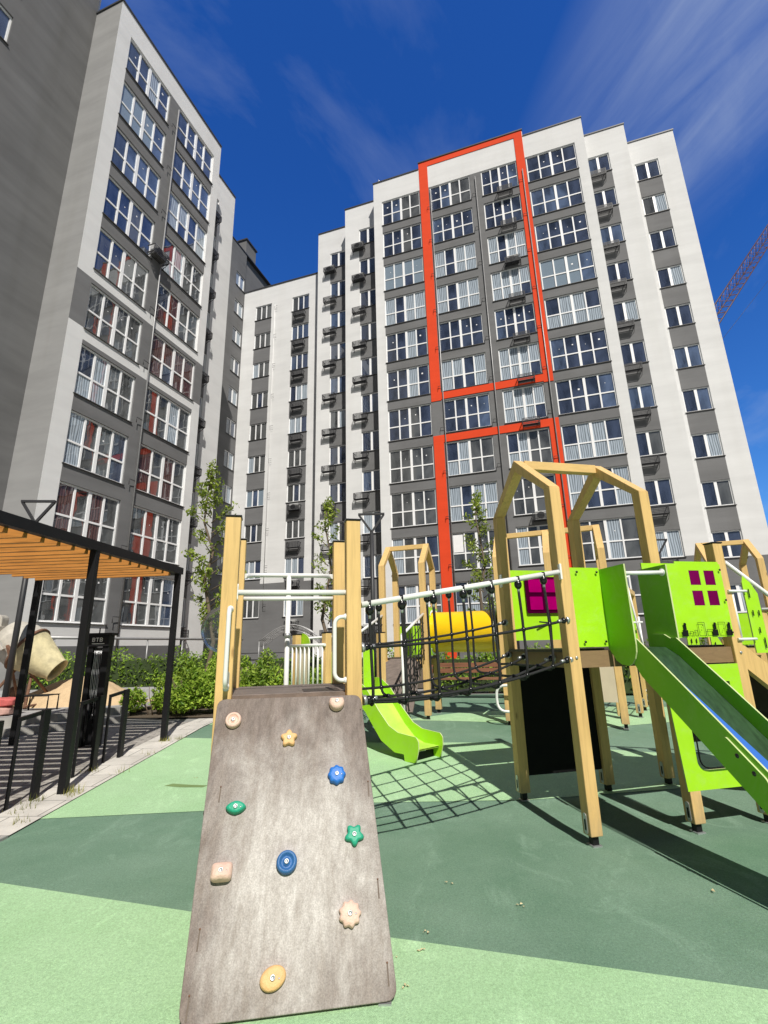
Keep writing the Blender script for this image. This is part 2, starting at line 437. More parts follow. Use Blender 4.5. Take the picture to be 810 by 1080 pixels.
def tag(o, label=None, cat=None, group=None, kind=None):
    for k, v in (('label', label), ('category', cat), ('group', group), ('kind', kind)):
        if v: o[k] = v
    return o

def thing(name, loc, label, cat, group=None, rz=0):
    o = bpy.data.objects.new(name, None); col.objects.link(o); o.location = loc; o.rotation_euler = (0, 0, rz)
    o.empty_display_size = .2
    return tag(o, label, cat, group)

def FR(ox, oy, deg):
    c, s_ = math.cos(R(deg)), math.sin(R(deg))
    return lambda a, b, z=0: (ox+a*c-b*s_, oy+a*s_+b*c, z)
def FV(deg): c, s_ = math.cos(R(deg)), math.sin(R(deg)); return Vector((c, s_, 0)), Vector((-s_, c, 0))

def rrect(x0, y0, x1, y1, r, k=4, only=None):
    pts = []
    for i, (cx, cy, a0) in enumerate(((x1-r, y0+r, -90), (x1-r, y1-r, 0), (x0+r, y1-r, 90), (x0+r, y0+r, 180))):
        if only and i not in only:
            pts.append(((x1, y0), (x1, y1), (x0, y1), (x0, y0))[i]); continue
        for j in range(k+1):
            t = R(a0+90*j/k); pts.append((cx+r*math.cos(t), cy+r*math.sin(t)))
    return pts

# ------------------------------------------------------------------ ground
def sheet(name, poly, mat, dz, kind='structure', zf=gz):
    me = bpy.data.meshes.new(name); bm = bmesh.new()
    f = bm.faces.new([bm.verts.new((x, y, 0)) for x, y in poly])
    for yc in (4.6, 9.0444):
        bmesh.ops.bisect_plane(bm, geom=bm.verts[:]+bm.edges[:]+bm.faces[:], plane_co=(0, yc, 0), plane_no=(0, 1, 0))
    for v in bm.verts: v.co.z = zf(v.co.y)+dz
    bmesh.ops.recalc_face_normals(bm, faces=bm.faces)
    for fc in bm.faces:
        if fc.normal.z < 0: fc.normal_flip()
    bm.to_mesh(me); bm.free(); me.materials.append(mat)
    o = bpy.data.objects.new(name, me); col.objects.link(o)
    if kind: o['kind'] = kind
    return o

sheet('ground', [(-500, -300), (500, -300), (500, 900), (-500, 900)], M['ground'], -.012)
sheet('rubber_flooring', [(-3.19, -8), (14, -8), (14, 12.8), (2.2, 13.6), (-.2, 12.2), (-3.19, 10.2)], M['dgreen'], 0)
sheet('light_green_flooring', [(-3.19, 3.94), (-3.19, -8), (14, -8), (14, -1.0), (1.583, 2.559), (-.006, 3.014), (-1.182, 3.332)], M['lgreen'], .004)
sheet('light_green_flooring', [(-3.19, 5.0), (-.16, 5.20), (1.309, 5.17), (2.67, 5.36), (6.5, 5.9), (5.2, 6.4), (3.56, 6.6), (1.57, 7.42), (-.2, 7.6), (-3.19, 8.23)], M['lgreen'], .004)
sheet('light_green_flooring', [(.2, 9.25), (1.5, 8.9), (3.3, 8.2), (5.0, 8.6), (7, 9.6), (4.6, 10.4), (1.4, 10.1)], M['lgreen'], .004)
sheet('light_green_flooring', [(-3.19, 9.3), (-1.6, 8.9), (-.6, 9.6), (-2.2, 10.7), (-3.19, 10.1)], M['lgreen'], .004)
# stains and dropped leaves baked nowhere: thin real litter
litter = MB()
for (x, y) in ((-.0, 2.86), (.13, 2.9), (.17, 3.05), (.04, 2.62), (.72, 3.3), (-2.2, 6.1), (-1.0, 2.2), (1.9, 3.4), (.35, 3.6)):
    for k in range(3):
        a = random.random()*6.28; r = random.uniform(.006, .013); cx, cy = x+random.uniform(-.02, .02), y+random.uniform(-.02, .02)
        z = gz(cy)+.008+k*.002
        litter.face([(cx+r*math.cos(a), cy+r*math.sin(a), z), (cx+r*.6*math.cos(a+1.6), cy+r*.6*math.sin(a+1.6), z+.006), (cx-r*math.cos(a), cy-r*math.sin(a), z), (cx-r*.6*math.cos(a+1.6), cy-r*.6*math.sin(a+1.6), z+.003)])
lo = litter.build('fallen_petals', pmat('dry_petals', (.62, .52, .30), .8)); lo['kind'] = 'stuff'
sheet('stain', [(-2.45, 5.86), (-2.25, 5.80), (-2.0, 5.78), (-1.97, 5.84), (-2.2, 5.88), (-2.38, 5.93)], pmat('moss_stain', (.17, .25, .09), .9), .0065)

sheet('edging_strip', [(-3.66, -8), (-3.19, -8), (-3.19, 10.1), (-3.66, 10.1)], M['kerb'], .012)
sheet('bicycle_paving', [(-9.5, -8), (-3.66, -8), (-3.66, 9.75), (-4.3, 9.6), (-5.0, 9.6), (-9.5, 5.0)], M['bikepave'], .004)
kb = MB(); kb.box(-3.215, -8, -.05, -3.18, 4.6, .022); kb.build('kerb', M['stepc'])['kind'] = 'structure'
# raised terrace with two steps
def terrace():
    P = [(-5.1, 9.95), (-5.75, 9.05), (-9.8, 6.2)]
    for i, (off, z0, z1) in enumerate(((0, -.05, .30), (.32, .30, .44))):
        mb = MB()
        poly = [(x-off*.55, y+off*.95) for x, y in P] + [(-30, 6.2+off), (-30, 15.2), (-7.2, 15.2), (-6.4, 12.9), (-5.3-off*.3, 10.7)]
        mb.prism(poly[::-1], (0, 0, z0), (1, 0, 0), (0, 1, 0), z1-z0)
        o = mb.build('step' if i == 0 else 'terrace', [M['stepc'], M['stepc']]); o['kind'] = 'structure'
    mb = MB(); poly = [(x-.32*.55-.1, y+.32*.95+.1) for x, y in P] + [(-29.9, 6.7), (-29.9, 15.1), (-7.3, 15.1), (-6.6, 12.9), (-5.5, 10.85)]
    mb.face([(x, y, .444) for x, y in poly][::-1]); o = mb.build('terrace_paving', M['pave']); o['kind'] = 'structure'
    if True:
        for f in o.data.polygons:
            if f.normal.z < 0: o.data.flip_normals(); break
terrace()
pp = MB(); pp.box(-12, 14.6, .2, -3.0, 15.6, .46); pp.build('path', M['pave'])['kind'] = 'structure'
sb = MB()
sb.face([(-5.6, 10.5, .215), (-3.2, 10.15, .215), (-.4, 12.3, .215), (-.4, 16.5, .215), (-6.2, 16.5, .215)])
sb.build('planting_bed', M['soil'])['kind'] = 'structure'
sb = MB(); sb.face([(-14, 15.6, .22), (-3, 15.6, .22), (6, 16, .215), (14, 14, .215), (18, 30, .215), (-14, 34, .215)]); sb.build('lawn', M['soil'])['kind'] = 'structure'

# ------------------------------------------------------------------ windows
def window_parts(w, h, cols, split, double=None):
    """local: x right, y into the wall, z up; returns meshes for frame, three panes variants and sill"""
    fr = MB(); t = .065
    fr.box(0, .07, 0, t, .15, h); fr.box(w-t, .07, 0, w, .15, h)
    fr.box(t, .072, 0, w-t, .148, t); fr.box(t, .072, h-t, w-t, .148, h)
    cells = []; cw = (w-2*t)/cols
    for c in range(1, cols):
        x = t+cw*c; tt = .072 if (double is not None and c in double) else .040
        fr.box(x-tt, .068, t, x+tt, .14, h-t)
    if split:
        fr.box(t, .076, h*split-.036, w-t, .136, h*split+.036)
    for c in range(cols):
        x0 = t+cw*c; x1 = x0+cw
        if split: cells += [(x0, t, x1, h*split), (x0, h*split, x1, h-t)]
        else: cells += [(x0, t, x1, h-t)]
    sl = MB(); sl.box(-.04, -.06, -.035, w+.04, .075, -.004)
    return fr, cells, sl

PANEM = ['dark', 'room', 'blue', 'curtain', 'blind', 'brown', 'pvc']
def pane_mesh(cells, mix, dots, rng, nm='pane'):
    mb = MB(); cols = {}
    for (x0, z0, x1, z1) in cells:
        key = round(x0, 2)
        if key not in cols: cols[key] = rng.choice(mix)
        m = cols[key]
        if m in (3, 4, 5) and rng.random() < .12: m = 0
        a, b = rng.uniform(-.004, .004), rng.uniform(-.004, .004)
        y = .112
        mb.face([(x0, y-a-b, z0), (x1, y+a-b, z0), (x1, y+a+b, z1), (x0, y-a+b, z1)], m)
        if dots and rng.random() < dots and z0 > .3:
            cx, cz = (x0+x1)/2+rng.uniform(-.08, .08), (z0+z1)/2+rng.uniform(-.12, .1); r = rng.choice((.018, .025, .035, .05))
            mb.face([(cx-r, .103, cz-r), (cx+r, .103, cz-r), (cx+r, .103, cz+r), (cx-r, .103, cz+r)], 6)
    me = bpy.data.meshes.new(nm); me.from_pydata(mb.v, [], mb.f)
    for k in PANEM: me.materials.append(M[k])
    me.polygons.foreach_set('material_index', mb.m); me.update()
    return me

class WinType:
    cache = {}
    def __init__(s, w, h, cols, split, double, mixes, dots=.5):
        fr, cells, sl = window_parts(w, h, cols, split, double)
        f = fr.build('window', M['pvc'], world=False); s.fm = f.data; bpy.data.objects.remove(f)
        f = sl.build('sill', M['sill'], world=False); s.sm = f.data; bpy.data.objects.remove(f)
        rng = random.Random(3)
        s.pm = {k: [pane_mesh(cells, mx, (.0 if k in ('curtain', 'brown') else dots), rng) for _ in range(n)] for k, (mx, n) in mixes.items()}
        s.w, s.h = w, h
    def place(s, parent, loc, kind, rz=0):
        f = bpy.data.objects.new('window', s.fm); col.objects.link(f); f.parent = parent; f.location = loc; f.rotation_euler.z = rz
        p = bpy.data.objects.new('pane', random.choice(s.pm[kind])); col.objects.link(p); p.parent = f
        q = bpy.data.objects.new('sill', s.sm); col.objects.link(q); q.parent = f
        return f

MIX = dict(dark=([0, 0, 2, 0, 0, 2, 0, 0, 1, 0, 3], 9), blue=([2, 2, 0, 2, 0], 5), room=([1, 1, 0, 1, 1, 3], 6), curtain=([3, 3, 0, 3], 4), blind=([4, 4, 4, 2], 2), brown=([5, 1, 1, 5], 3))

def basket_mesh(w=.95, d=.42, h=.52, unit=False):
    mb = MB()
    z0, z1 = 0, h
    for x in (0, w):
        mb.bar((x, 0, z0), (x, -d, z0), .035); mb.bar((x, 0, z1*.75), (x, -d, z1*.75), .035); mb.bar((x, -d, z0), (x, -d, z1*.75), .035)
        mb.bar((x, 0, -.25), (x, -d, z0), .02)
        for k in range(1, 5): mb.bar((x, -d*k/5, z0), (x, -d*k/5, z1*.75), .01)
    for z in [z1*.75*i/5 for i in range(6)]:
        mb.bar((0, -d, z), (w, -d, z), .02, .035)
    for k in range(1, 6): mb.bar((0, -d*k/6, z0), (w, -d*k/6, z0), .03)
    for k in range(1, 4): mb.bar((w*k/4, -d, z0), (w*k/4, -d, z1*.75), .012)
    o = mb.build('air_conditioner_basket', M['wire'], world=False); me = o.data; bpy.data.objects.remove(o)
    return me
BASK = basket_mesh()
ub = MB(); ub.box(.12, -.36, .02, .84, -.08, .50, 0)
n0 = 20; c = (.42, -.362, .26)
for i in range(n0):
    a, b = 2*math.pi*i/n0, 2*math.pi*(i+1)/n0
    ub.face([(c[0], c[1], c[2]), (c[0]+.2*math.cos(a), c[1], c[2]+.2*math.sin(a)), (c[0]+.2*math.cos(b), c[1], c[2]+.2*math.sin(b))], 1)
_o = ub.build('unit', [M['ac'], M['wire']], world=False); UNIT = _o.data; bpy.data.objects.remove(_o)
def basket(parent, loc, rz=0, unit=False):
    o = bpy.data.objects.new('air_conditioner_basket', BASK); col.objects.link(o); o.parent = parent; o.location = loc; o.rotation_euler.z = rz
    if unit:
        u = bpy.data.objects.new('air_conditioner', UNIT); col.objects.link(u); u.parent = o

# ------------------------------------------------------------------ buildings
AM = -.3135; O = (0.4111, 28.9673)
T = .25   # facade skin thickness
def wallpiece(dct, mk, u0, z0, u1, z1, v, proud=0):
    mb = MB(); mb.box(u0, v-proud, z0, u1, v+T, z1); dct.setdefault(mk, []).append(mb)

def fac(parent, v, u0, u1, zr, cols, rows, wh, z0=.1, band='white', below=None, between='grey', strip='white'):
    """stripes of wall between window columns, spandrels between windows; cols [(uL,uR,WinType)], rows = sill heights (top first)"""
    d = {}
    edges = [u0]+[x for c_ in cols for x in (c_[0], c_[1])]+[u1]
    for i in range(0, len(edges), 2):
        a, b = edges[i], edges[i+1]
        if b-a > .01:
            sm = strip[i//2] if isinstance(strip, (list, tuple)) else strip
            if below and sm == 'white':
                wallpiece(d, sm, a, below, b, zr, v); wallpiece(d, 'grey', a, z0, b, below, v)
            else: wallpiece(d, sm, a, z0, b, zr, v)
    for (a, b, *_r) in cols:
        wallpiece(d, band, a, rows[0]+wh, b, zr, v)
        for k in range(len(rows)):
            lo_ = rows[k+1]+wh if k+1 < len(rows) else z0
            wallpiece(d, between, a, lo_, b, rows[k], v)
    return d

def finish(parent, d, rot=None):
    for k, l_ in d.items():
        for mb in l_:
            if rot: mb.v = [rot(p) for p in mb.v]
            tall = max(p[2] for p in mb.v)-min(p[2] for p in mb.v) > 5
            mb.build('wall' if tall else ('spandrel' if k == 'grey' else 'wall_band'), M[k], parent, world=False)

WM = WinType(2.87, 2.2, 4, .44, (2,), MIX)
WM3 = WinType(2.42, 2.2, 4, .44, (2,), MIX)
WM4 = WinType(3.14, 2.2, 4, .44, (2,), MIX)
W2 = WinType(1.42, 1.47, 2, None, (1,), MIX)
W3 = WinType(1.62, 1.44, 3, None, (), MIX)

main = thing('apartment_building', (O[0], O[1], 0), 'tall white and grey apartment building with an orange frame round its middle windows', 'apartment building', rz=AM)
rowsM = [31.21-2.85*k for k in range(11)]
# central bay
d = fac(main, 0, -.64, 14.1, 35.3, [(0, 2.87), (3.645, 6.515), (7.30, 9.72), (10.345, 13.485)], rowsM, 2.2, strip=['white', 'grey', 'grey', 'grey', 'white'])
# orange frames stand 3 cm proud of the skin
of = MB()
def ob(a, z0, b, z1): of.box(a, -.035, z0, b, .002, z1)
top = 35.85
ob(2.92, 16.35, 3.56, top); ob(9.735, 16.35, 10.29, top); ob(3.56, 35.38, 9.735, top)
ob(3.56, 16.42, 9.735, 16.90)
ob(2.92, .1, 3.56, 13.98); ob(9.735, .1, 10.29, 13.98); ob(3.56, 13.50, 9.735, 13.98)
bk = MB(); bk.box(2.90, .002, 35.3, 10.33, .25, 35.83)
# fill white above the grey strips at the top storey
for a_, b_ in ((2.87, 3.645), (6.515, 7.30), (9.72, 10.345)):
    wt = MB(); wt.box(a_, -.004, 33.41, b_, .0, 35.3); d['white'].append(wt)
finish(main, d)
of.build('orange_frame', M['orange'], main, world=False)
bk.build('parapet', M['white'], main, world=False)
KM = {0: 'dark', 1: 'dark', 2: 'dark', 3: 'curtain', 4: 'dark', 5: 'blue', 6: 'dark', 7: 'dark', 8: 'room', 9: 'room', 10: 'room'}
spec = {(0, 2): 'blind', (0, 3): 'curtain', (1, 2): 'curtain', (1, 3): 'curtain', (1, 5): 'curtain', (2, 2): 'curtain', (2, 3): 'curtain', (2, 5): 'curtain', (2, 4): 'dark', (2, 6): 'curtain',
        (1, 8): 'curtain', (3, 3): 'blind', (3, 4): 'curtain', (3, 7): 'curtain', (3, 8): 'curtain', (0, 1): 'dark', (3, 2): 'blue', (3, 5): 'blue', (3, 6): 'blue', (1, 7): 'room', (0, 8): 'room', (3, 1): 'blue'}
for k, z in enumerate(rowsM):
    for c_, (u, wt_) in enumerate(((0, WM), (3.645, WM), (7.30, WM3), (10.345, WM4))):
        WM_k = spec.get((c_, k), 'dark' if k < 7 else 'room')
        wt_.place(main, (u, 0, z), WM_k)
    for i, k2 in enumerate((0,)): pass
mb = MB(); mb.box(3.73, .098, rowsM[9]+1.05, 4.30, .102, rowsM[9]+2.1); mb.build('paper_sheet', M['pvc'], main, world=False)
# baskets on the third column
for k in range(11):
    if k in (0, 1, 3, 4, 5, 6, 8): basket(main, (8.3, -.003, rowsM[k]-.45), 0, k in (2, 8))
basket(main, (8.3, -.003, rowsM[2]-.5), 0, True)
# downpipes with hook brackets
for u in (3.70, 6.9, 10.05):
    mb = MB(); mb.tube([(u, -.10, .3), (u, -.10, 33.0 if u != 10.05 else 32.4)], .035, 6)
    for z in rowsM:
        mb.box(u-.02, -.10, z+.30, u+.02, 0, z+.34); mb.tube([(u-.28, -.12, z+.12), (u-.28, -.12, z+.34), (u, -.12, z+.34)], .016, 5, m=1)
    mb.build('downpipe', [M['pipe'], M['wire']], main, world=False)

def side_step(parent, v, u0, u1, uw0, uw1, wt_, zr, rows, wh, kinds, bask=None, below=None, rot=None, rz=0, locf=None):
    dd = fac(parent, v, u0, u1, zr, [(uw0, uw1)], rows, wh, below=below)
    finish(parent, dd, rot)
    for k, z in enumerate(rows):
        loc = (uw0, v, z) if locf is None else locf(uw0, v, z)
        wt_.place(parent, loc, kinds(k), rz)
        if bask is not None:
            bl = (bask, v-.003, z-.55); bl = bl if locf is None else locf(*bl)
            basket(parent, bl, rz, random.random() < .22)
kd = lambda k: 'blue' if k < 6 and random.random() < .5 else ('dark' if k < 8 else random.choice(('room', 'curtain')))
kr = lambda k: random.choice(('dark', 'dark', 'blue')) if k < 7 else random.choice(('room', 'curtain', 'dark'))
side_step(main, .845, 14.1, 16.72, 14.13, 15.55, W2, 34.62, rowsM, 1.47, kr, 14.15, below=5.6)
side_step(main, 2.39, 16.72, 19.95, 17.34, 18.76, W2, 34.62, rowsM, 1.47, kr, None, below=5.6)
side_step(main, 1.2, -3.45, -.64, -2.30, -.88, W2, 35.1, [z+.1 for z in rowsM], 1.47, kd, -2.75, below=None)
side_step(main, 2.6, -6.45, -3.45, -5.35, -3.93, W2, 35.0, [z+.05 for z in rowsM], 1.47, kd, -5.75, below=None)
# bodies and roof caps
bd = MB()
for (u0, u1, v, zr) in ((-.64, 14.1, 0, 35.3), (14.1, 16.72, .845, 34.62), (16.72, 19.95, 2.39, 34.62), (-3.45, -.64, 1.2, 35.1), (-6.45, -3.45, 2.6, 35.0)):
    bd.box(u0, v+T+.001, .05, u1, 15, zr-.01)
bd.build('body', M['white'], main, world=False)
cp = MB()
for (u0, u1, v, zr) in ((-.68, 2.90, 0, 35.3), (2.88, 10.35, -.035, 35.85), (10.33, 14.14, 0, 35.3), (14.14, 16.76, .845, 34.62), (16.76, 19.99, 2.39, 34.62), (-3.49, -.68, 1.2, 35.1), (-6.45, -3.49, 2.6, 35.0)):
    cp.box(u0, v-.05, zr, u1, 14.9, zr+.09)
cp.build('roof', M['cap'], main, world=False)
an = MB(); an.tube([(-.3, .3, 35.3), (-.3, .3, 36.0)], .02, 6); an.tube([(-.42, .3, 35.85), (-.2, .3, 35.85)], .012, 5)
an.build('aerial', M['steel'], main, world=False)

# corner wing
wing = thing('apartment_building', (O[0], O[1], .0), 'light grey corner block with two columns of narrow three pane windows in the far corner', 'apartment building', rz=AM)
rowsW = [29.37-2.85*k for k in range(10)]
dW = 4.10
d = fac(wing, dW, -14.49, -6.46, 32.6, [(-13.24, -11.62), (-9.61, -7.99)], rowsW, 1.44, below=6.2)
finish(wing, d)
for k, z in enumerate(rowsW):
    W3.place(wing, (-13.24, dW, z), 'blind' if k in (6,) else ('curtain' if k == 8 else 'room'))
    W3.place(wing, (-9.61, dW, z), 'dark' if k < 3 else random.choice(('room', 'room', 'curtain')))
    basket(wing, (-9.25, dW-.003, z-.75), 0, k in (6, 8, 9))
mb = MB(); mb.tube([(-11.25, dW-.08, 4.5), (-11.25, dW-.08, 30.5)], .03, 6)
for z in rowsW: mb.tube([(-11.0, dW-.1, z+.6), (-11.25, dW-.1, z+.6), (-11.25, dW-.1, z+.95), (-11.0, dW-.1, z+.95)], .014, 5, m=1)
mb.tube([(-6.62, dW-.07, 1), (-6.62, dW-.07, 32.6)], .06, 6, m=1)
mb.build('downpipe', [M['white'], M['wire']], wing, world=False)
mb = MB(); mb.box(-14.49, dW+T+.001, .05, -6.46, 15, 32.59); mb.build('body', M['white'], wing, world=False)
mb = MB(); mb.box(-14.6, dW-.06, 32.6, -6.46, 14.9, 32.7); mb.build('roof', M['cap'], wing, world=False)
mb = MB(); mb.box(-14.3, dW-.12, .2, -13.45, dW-.002, 2.55); mb.build('door', M['door'], wing, world=False)
mb = MB(); mb.box(-14.45, dW-1.3, 2.7, -13.0, dW-.002, 2.85); mb.build('door_canopy', M['white'], wing, world=False)
mb = MB(); mb.tube([(-12.9, dW-.35, .3), (-12.9, dW-.35, 1.25), (-6.6, dW-.35, 1.25)], .03, 6); mb.build('handrail', M['wire'], wing, world=False)
# arched lattice canopy by the corner
cn = thing('entrance_canopy', (0, 0, .2), 'arched grey lattice canopy over the corner building entrance', 'canopy')
cn.location = (-5.2, 27.2, .2)
mb = MB(); cx, cy = -5.2, 27.2
for j in range(3):
    pts = [(cx-1.7+3.4*i/12, cy+j*.5-.3*(0), 1.9+.85*math.sin(math.pi*i/12)+.0) for i in range(13)]
    mb.tube(pts, .03, 5)
    mb.tube([(p[0], p[1], p[2]-.28) for p in pts], .02, 5)
    for i in range(12): mb.tube([pts[i], (pts[i+1][0], pts[i+1][1], pts[i+1][2]-.28)], .012, 4)
for i in range(0, 13, 2):
    z = 1.9+.85*math.sin(math.pi*i/12); mb.tube([(cx-1.7+3.4*i/12, cy, z), (cx-1.7+3.4*i/12, cy+1, z)], .015, 4)
for sx in (-1.7, 1.7):
    mb.tube([(cx+sx, cy, .2), (cx+sx, cy, 1.9)], .035, 6); mb.tube([(cx+sx, cy+1, .2), (cx+sx, cy+1, 1.9)], .035, 6)
mb.build('frame', M['pipe'], cn)

# left block; its facade looks along +u, so a local frame turned by 90 degrees
left = thing('apartment_building', (O[0], O[1], 0), 'white and grey apartment block rising on the left with large gridded windows', 'apartment building', rz=AM)
UL = -7.745
# piece frame: s along +v, depth into the wall = -u
def LR(u):      # map (s, dep, z) -> (u - dep, s, z)
    return lambda p: (u-p[1], p[0], p[2])
rowsL = [28.2-2.85*k for k in range(10)]
WL1 = WinType(2.74, 2.16, 4, .44, (2,), MIX); WL2 = WinType(2.93, 2.16, 4, .44, (2,), MIX)
d = {}
s0, s1, c1, c2, c3, c4 = -16.11, -8.49, -15.42, -12.68, -11.98, -9.05
zt = rowsL[0]+2.16; zA = rowsL[4]; zB = rowsL[5]
# edge strips: white, grey at the sixth storey, white below
for a, b in ((s0, c1), (c4, s1)):
    wallpiece(d, 'white', a, zA-.5, b, 31.7, 0); wallpiece(d, 'grey', a, zB, b, zA-.5, 0); wallpiece(d, 'white', a, 1.75, b, zB, 0)
wallpiece(d, 'white', c1, zt, c4, 31.7, 0)
wallpiece(d, 'grey', c2, zA, c3, zt, 0); wallpiece(d, 'grey', c2, zB, c3, zA-.5, 0); wallpiece(d, 'grey', c2, 2.2, c3, zB-.5, 0)
wallpiece(d, 'white', c1, zA-.5, c4, zA, 0, .0); wallpiece(d, 'white', c1, zB-.5, c4, zB, 0)
wallpiece(d, 'white', c1, 1.75, c4, 2.2, 0)
for a, b in ((c1, c2), (c3, c4)):
    for k in range(10):
        hi = rowsL[k]; lo_ = rowsL[k+1]+2.16 if k < 9 else 2.2
        if k in (4, 5): hi -= .5
        if k == 9:
            wallpiece(d, 'white', a, lo_, b, hi, 0)
        elif hi-lo_ > .01: wallpiece(d, 'grey' if k != 9 else 'white', a, lo_, b, hi, 0)
wallpiece(d, 'dgrey', s0, .1, s1, 1.75, -.03, 0)
finish(left, d, LR(UL))
for k, z in enumerate(rowsL):
    kk1 = {0: 'dark', 1: 'blind', 2: 'blue', 3: 'dark', 4: 'room', 5: 'room', 6: 'room', 7: 'room', 8: 'brown', 9: 'room'}[k]
    kk2 = {0: 'dark', 1: 'blue', 2: 'curtain', 3: 'room', 4: 'brown', 5: 'brown', 6: 'room', 7: 'brown', 8: 'room', 9: 'room'}[k]
    WL1.place(left, (UL, c1, z), kk1, math.pi/2); WL2.place(left, (UL, c3, z), kk2, math.pi/2)
basket(left, (UL+.003, -12.95, rowsL[3]+.15), math.pi/2, True)
mb = MB(); mb.tube([(UL+.1, -12.15, .4), (UL+.1, -12.15, 29.9)], .035, 6)
for z in rowsL: mb.tube([(UL+.1, -12.15, z+.3), (UL+.12, -12.5, z+.3), (UL+.12, -12.5, z+.05)], .016, 5, m=1)
mb.build('downpipe', [M['pipe'], M['wire']], left, world=False)
mb = MB(); mb.tube([(UL+1.0, -15.8, 2.0), (UL+1.0, -5.0, 2.0)], .05, 8)
for s in range(6): mb.tube([(UL+1.0, -15.5+s*2, .2), (UL+1.0, -15.5+s*2, 2.0)], .03, 6)
mb.build('handrail', M['pipe'], left, world=False)
# front return of the bay (looks at the camera) and the long dark wall
d = {}
wallpiece(d, 'mgrey', -9.37, .1, UL-T, 31.7, s0); finish(left, d)
mb = MB(); mb.box(UL-T, s0, .1, UL-.001, s0+T, 31.7); 
mb.v = [(x, y-.001, z) for x, y, z in mb.v]; mb.build('facade_return', M['mgrey'], left, world=False)
# long wall with one column of windows
WD = WinType(1.3, 1.5, 2, None, (1,), MIX)
rowsD = [24.75+2.85*4-2.85*k for k in range(12)]
d = fac(left, 0, -44, s0, 45, [(-20.5, -19.2)], rowsD, 1.5, band='dgrey', between='dgrey', strip='dgrey'); finish(left, d, LR(-9.37))
for k, z in enumerate(rowsD):
    if z > 20: WD.place(left, (-9.37, -20.5, z), 'dark', math.pi/2)
# fill for the lower openings that stay blind
mb = MB()
for z in rowsD:
    if z <= 20: mb.box(-9.62, -20.5, z, -9.37, -19.2, z+1.5)
mb.build('facade_infill', M['dgrey'], left, world=False)
# stepped bays beyond the main facade
rowsL2 = [z+.1 for z in rowsL]
def lstep(u, a, b, w0, zr, bask, rows=rowsL2, wt_=W2, below=None, dark=False, kinds=kd):
    w1 = w0+wt_.w
    if dark:
        dd = fac(left, 0, a, b, zr, [(w0, w1)], rows, wt_.h, band='grey', strip='grey')
    else: dd = fac(left, 0, a, b, zr, [(w0, w1)], rows, wt_.h)
    finish(left, dd, LR(u))
    for k, z in enumerate(rows):
        wt_.place(left, (u, w0, z), kinds(k), math.pi/2)
        if bask is not None: basket(left, (u+.003, bask, z-.55), math.pi/2, random.random() < .2)
lstep(-9.0, -8.49, -5.2, -8.2, 31.65, -7.9)
W1 = WinType(1.25, 1.44, 2, None, (1,), MIX)
rows3 = [29.75+2.85-2.85*k for k in range(11)]
lstep(-14.5, -5.2, 4.09, 2.75, 36.8, None, rows3, W1, dark=True, kinds=lambda k: random.choice(('curtain', 'room', 'curtain')))
mb = MB()
mb.box(-22, s0+T+.002, .05, UL-T-.001, s1, 31.69); mb.box(-22, s1, .05, -9.0-T-.001, -5.2, 31.64)
mb.box(-22, -44, .05, -9.37-T-.001, s0+T, 44.99)
mb.build('body', M['white'], left, world=False)
mb = MB(); mb.box(-22, -5.2, .05, -14.5-T-.001, 14, 36.79); mb.box(-16.2, 4.6, 36.8, -15.0, 6.2, 39.2); mb.box(-16.2, 4.09, .05, -14.75, 14, 36.7); mb.build('rear_body', M['grey'], left, world=False)
cp = MB()
cp.box(-22, s0-.05, 31.7, UL+.05, s1, 31.8); cp.box(-22, s1, 31.65, -8.95, -5.2, 31.74); cp.box(-22, -5.25, 36.8, -14.45, 14, 36.9); cp.box(-16.3, 4.5, 39.2, -14.9, 6.3, 39.35)
cp.build('roof', M['cap'], left, world=False)

# low neighbour at the far right
nb = thing('house', (26, 27, 0), 'low pale building just visible past the right corner of the main building', 'building', rz=AM)
mb = MB(); mb.box(0, 0, 0, 14, 9, 6.9); mb.build('wall', M['white'], nb, world=False)
mb = MB(); mb.box(-.1, -.1, 6.9, 14.1, 9.1, 7.05); mb.build('roof', M['cap'], nb, world=False)

# ------------------------------------------------------------------ tower crane far behind
cr = thing('tower_crane', (33, 58, 0), 'tower crane with a red lattice jib showing past the right side of the building', 'crane')
def truss(p, q, w, m0, n, mb, m1):
    p, q = Vector(p), Vector(q); a = (q-p).normalized(); sd = a.cross(Vector((0, 0, 1))).normalized(); up = sd.cross(a).normalized()
    if abs(a.z) > .99: sd, up = Vector((1, 0, 0)), Vector((0, 1, 0))
    ch = [sd*w/2-up*w*.45, -sd*w/2-up*w*.45, up*w*.45] if abs(a.z) < .99 else [sd*w/2+up*w/2, -sd*w/2+up*w/2, -sd*w/2-up*w/2, sd*w/2-up*w/2]
    for c_ in ch: mb.tube([p+c_, q+c_], .11, 5, m=m0)
    L = (q-p)
    for i in range(n):
        a0, a1 = p+L*(i/n), p+L*((i+1)/n)
        for j in range(len(ch)):
            k = (j+1) % len(ch)
            mb.tube([a0+ch[j], a1+ch[k]], .045, 4, m=m1)
            if i % 2 == 0: mb.tube([a0+ch[j], a0+ch[k]], .04, 4, m=m1)
mj = MB(); truss((33, 58.0, 27.5), (88, 80.0, 92.0), 2.0, 0, 44, mj, 1); mj.build('jib', [M['crane'], M['craney']], cr)
mj = MB(); truss((33, 58, 0), (33, 58, 27), 1.7, 0, 14, mj, 0); mj.build('mast', [M['crane'], M['crane']], cr)
mj = MB(); mj.box(31.5, 56.8, 27, 34.5, 59.2, 29); mj.build('cab', M['crane'], cr)
mj = MB(); mj.tube([(40, 60.0, 33), (90, 80, 84.0)], .03, 4); mj.build('cable', M['wire'], cr)

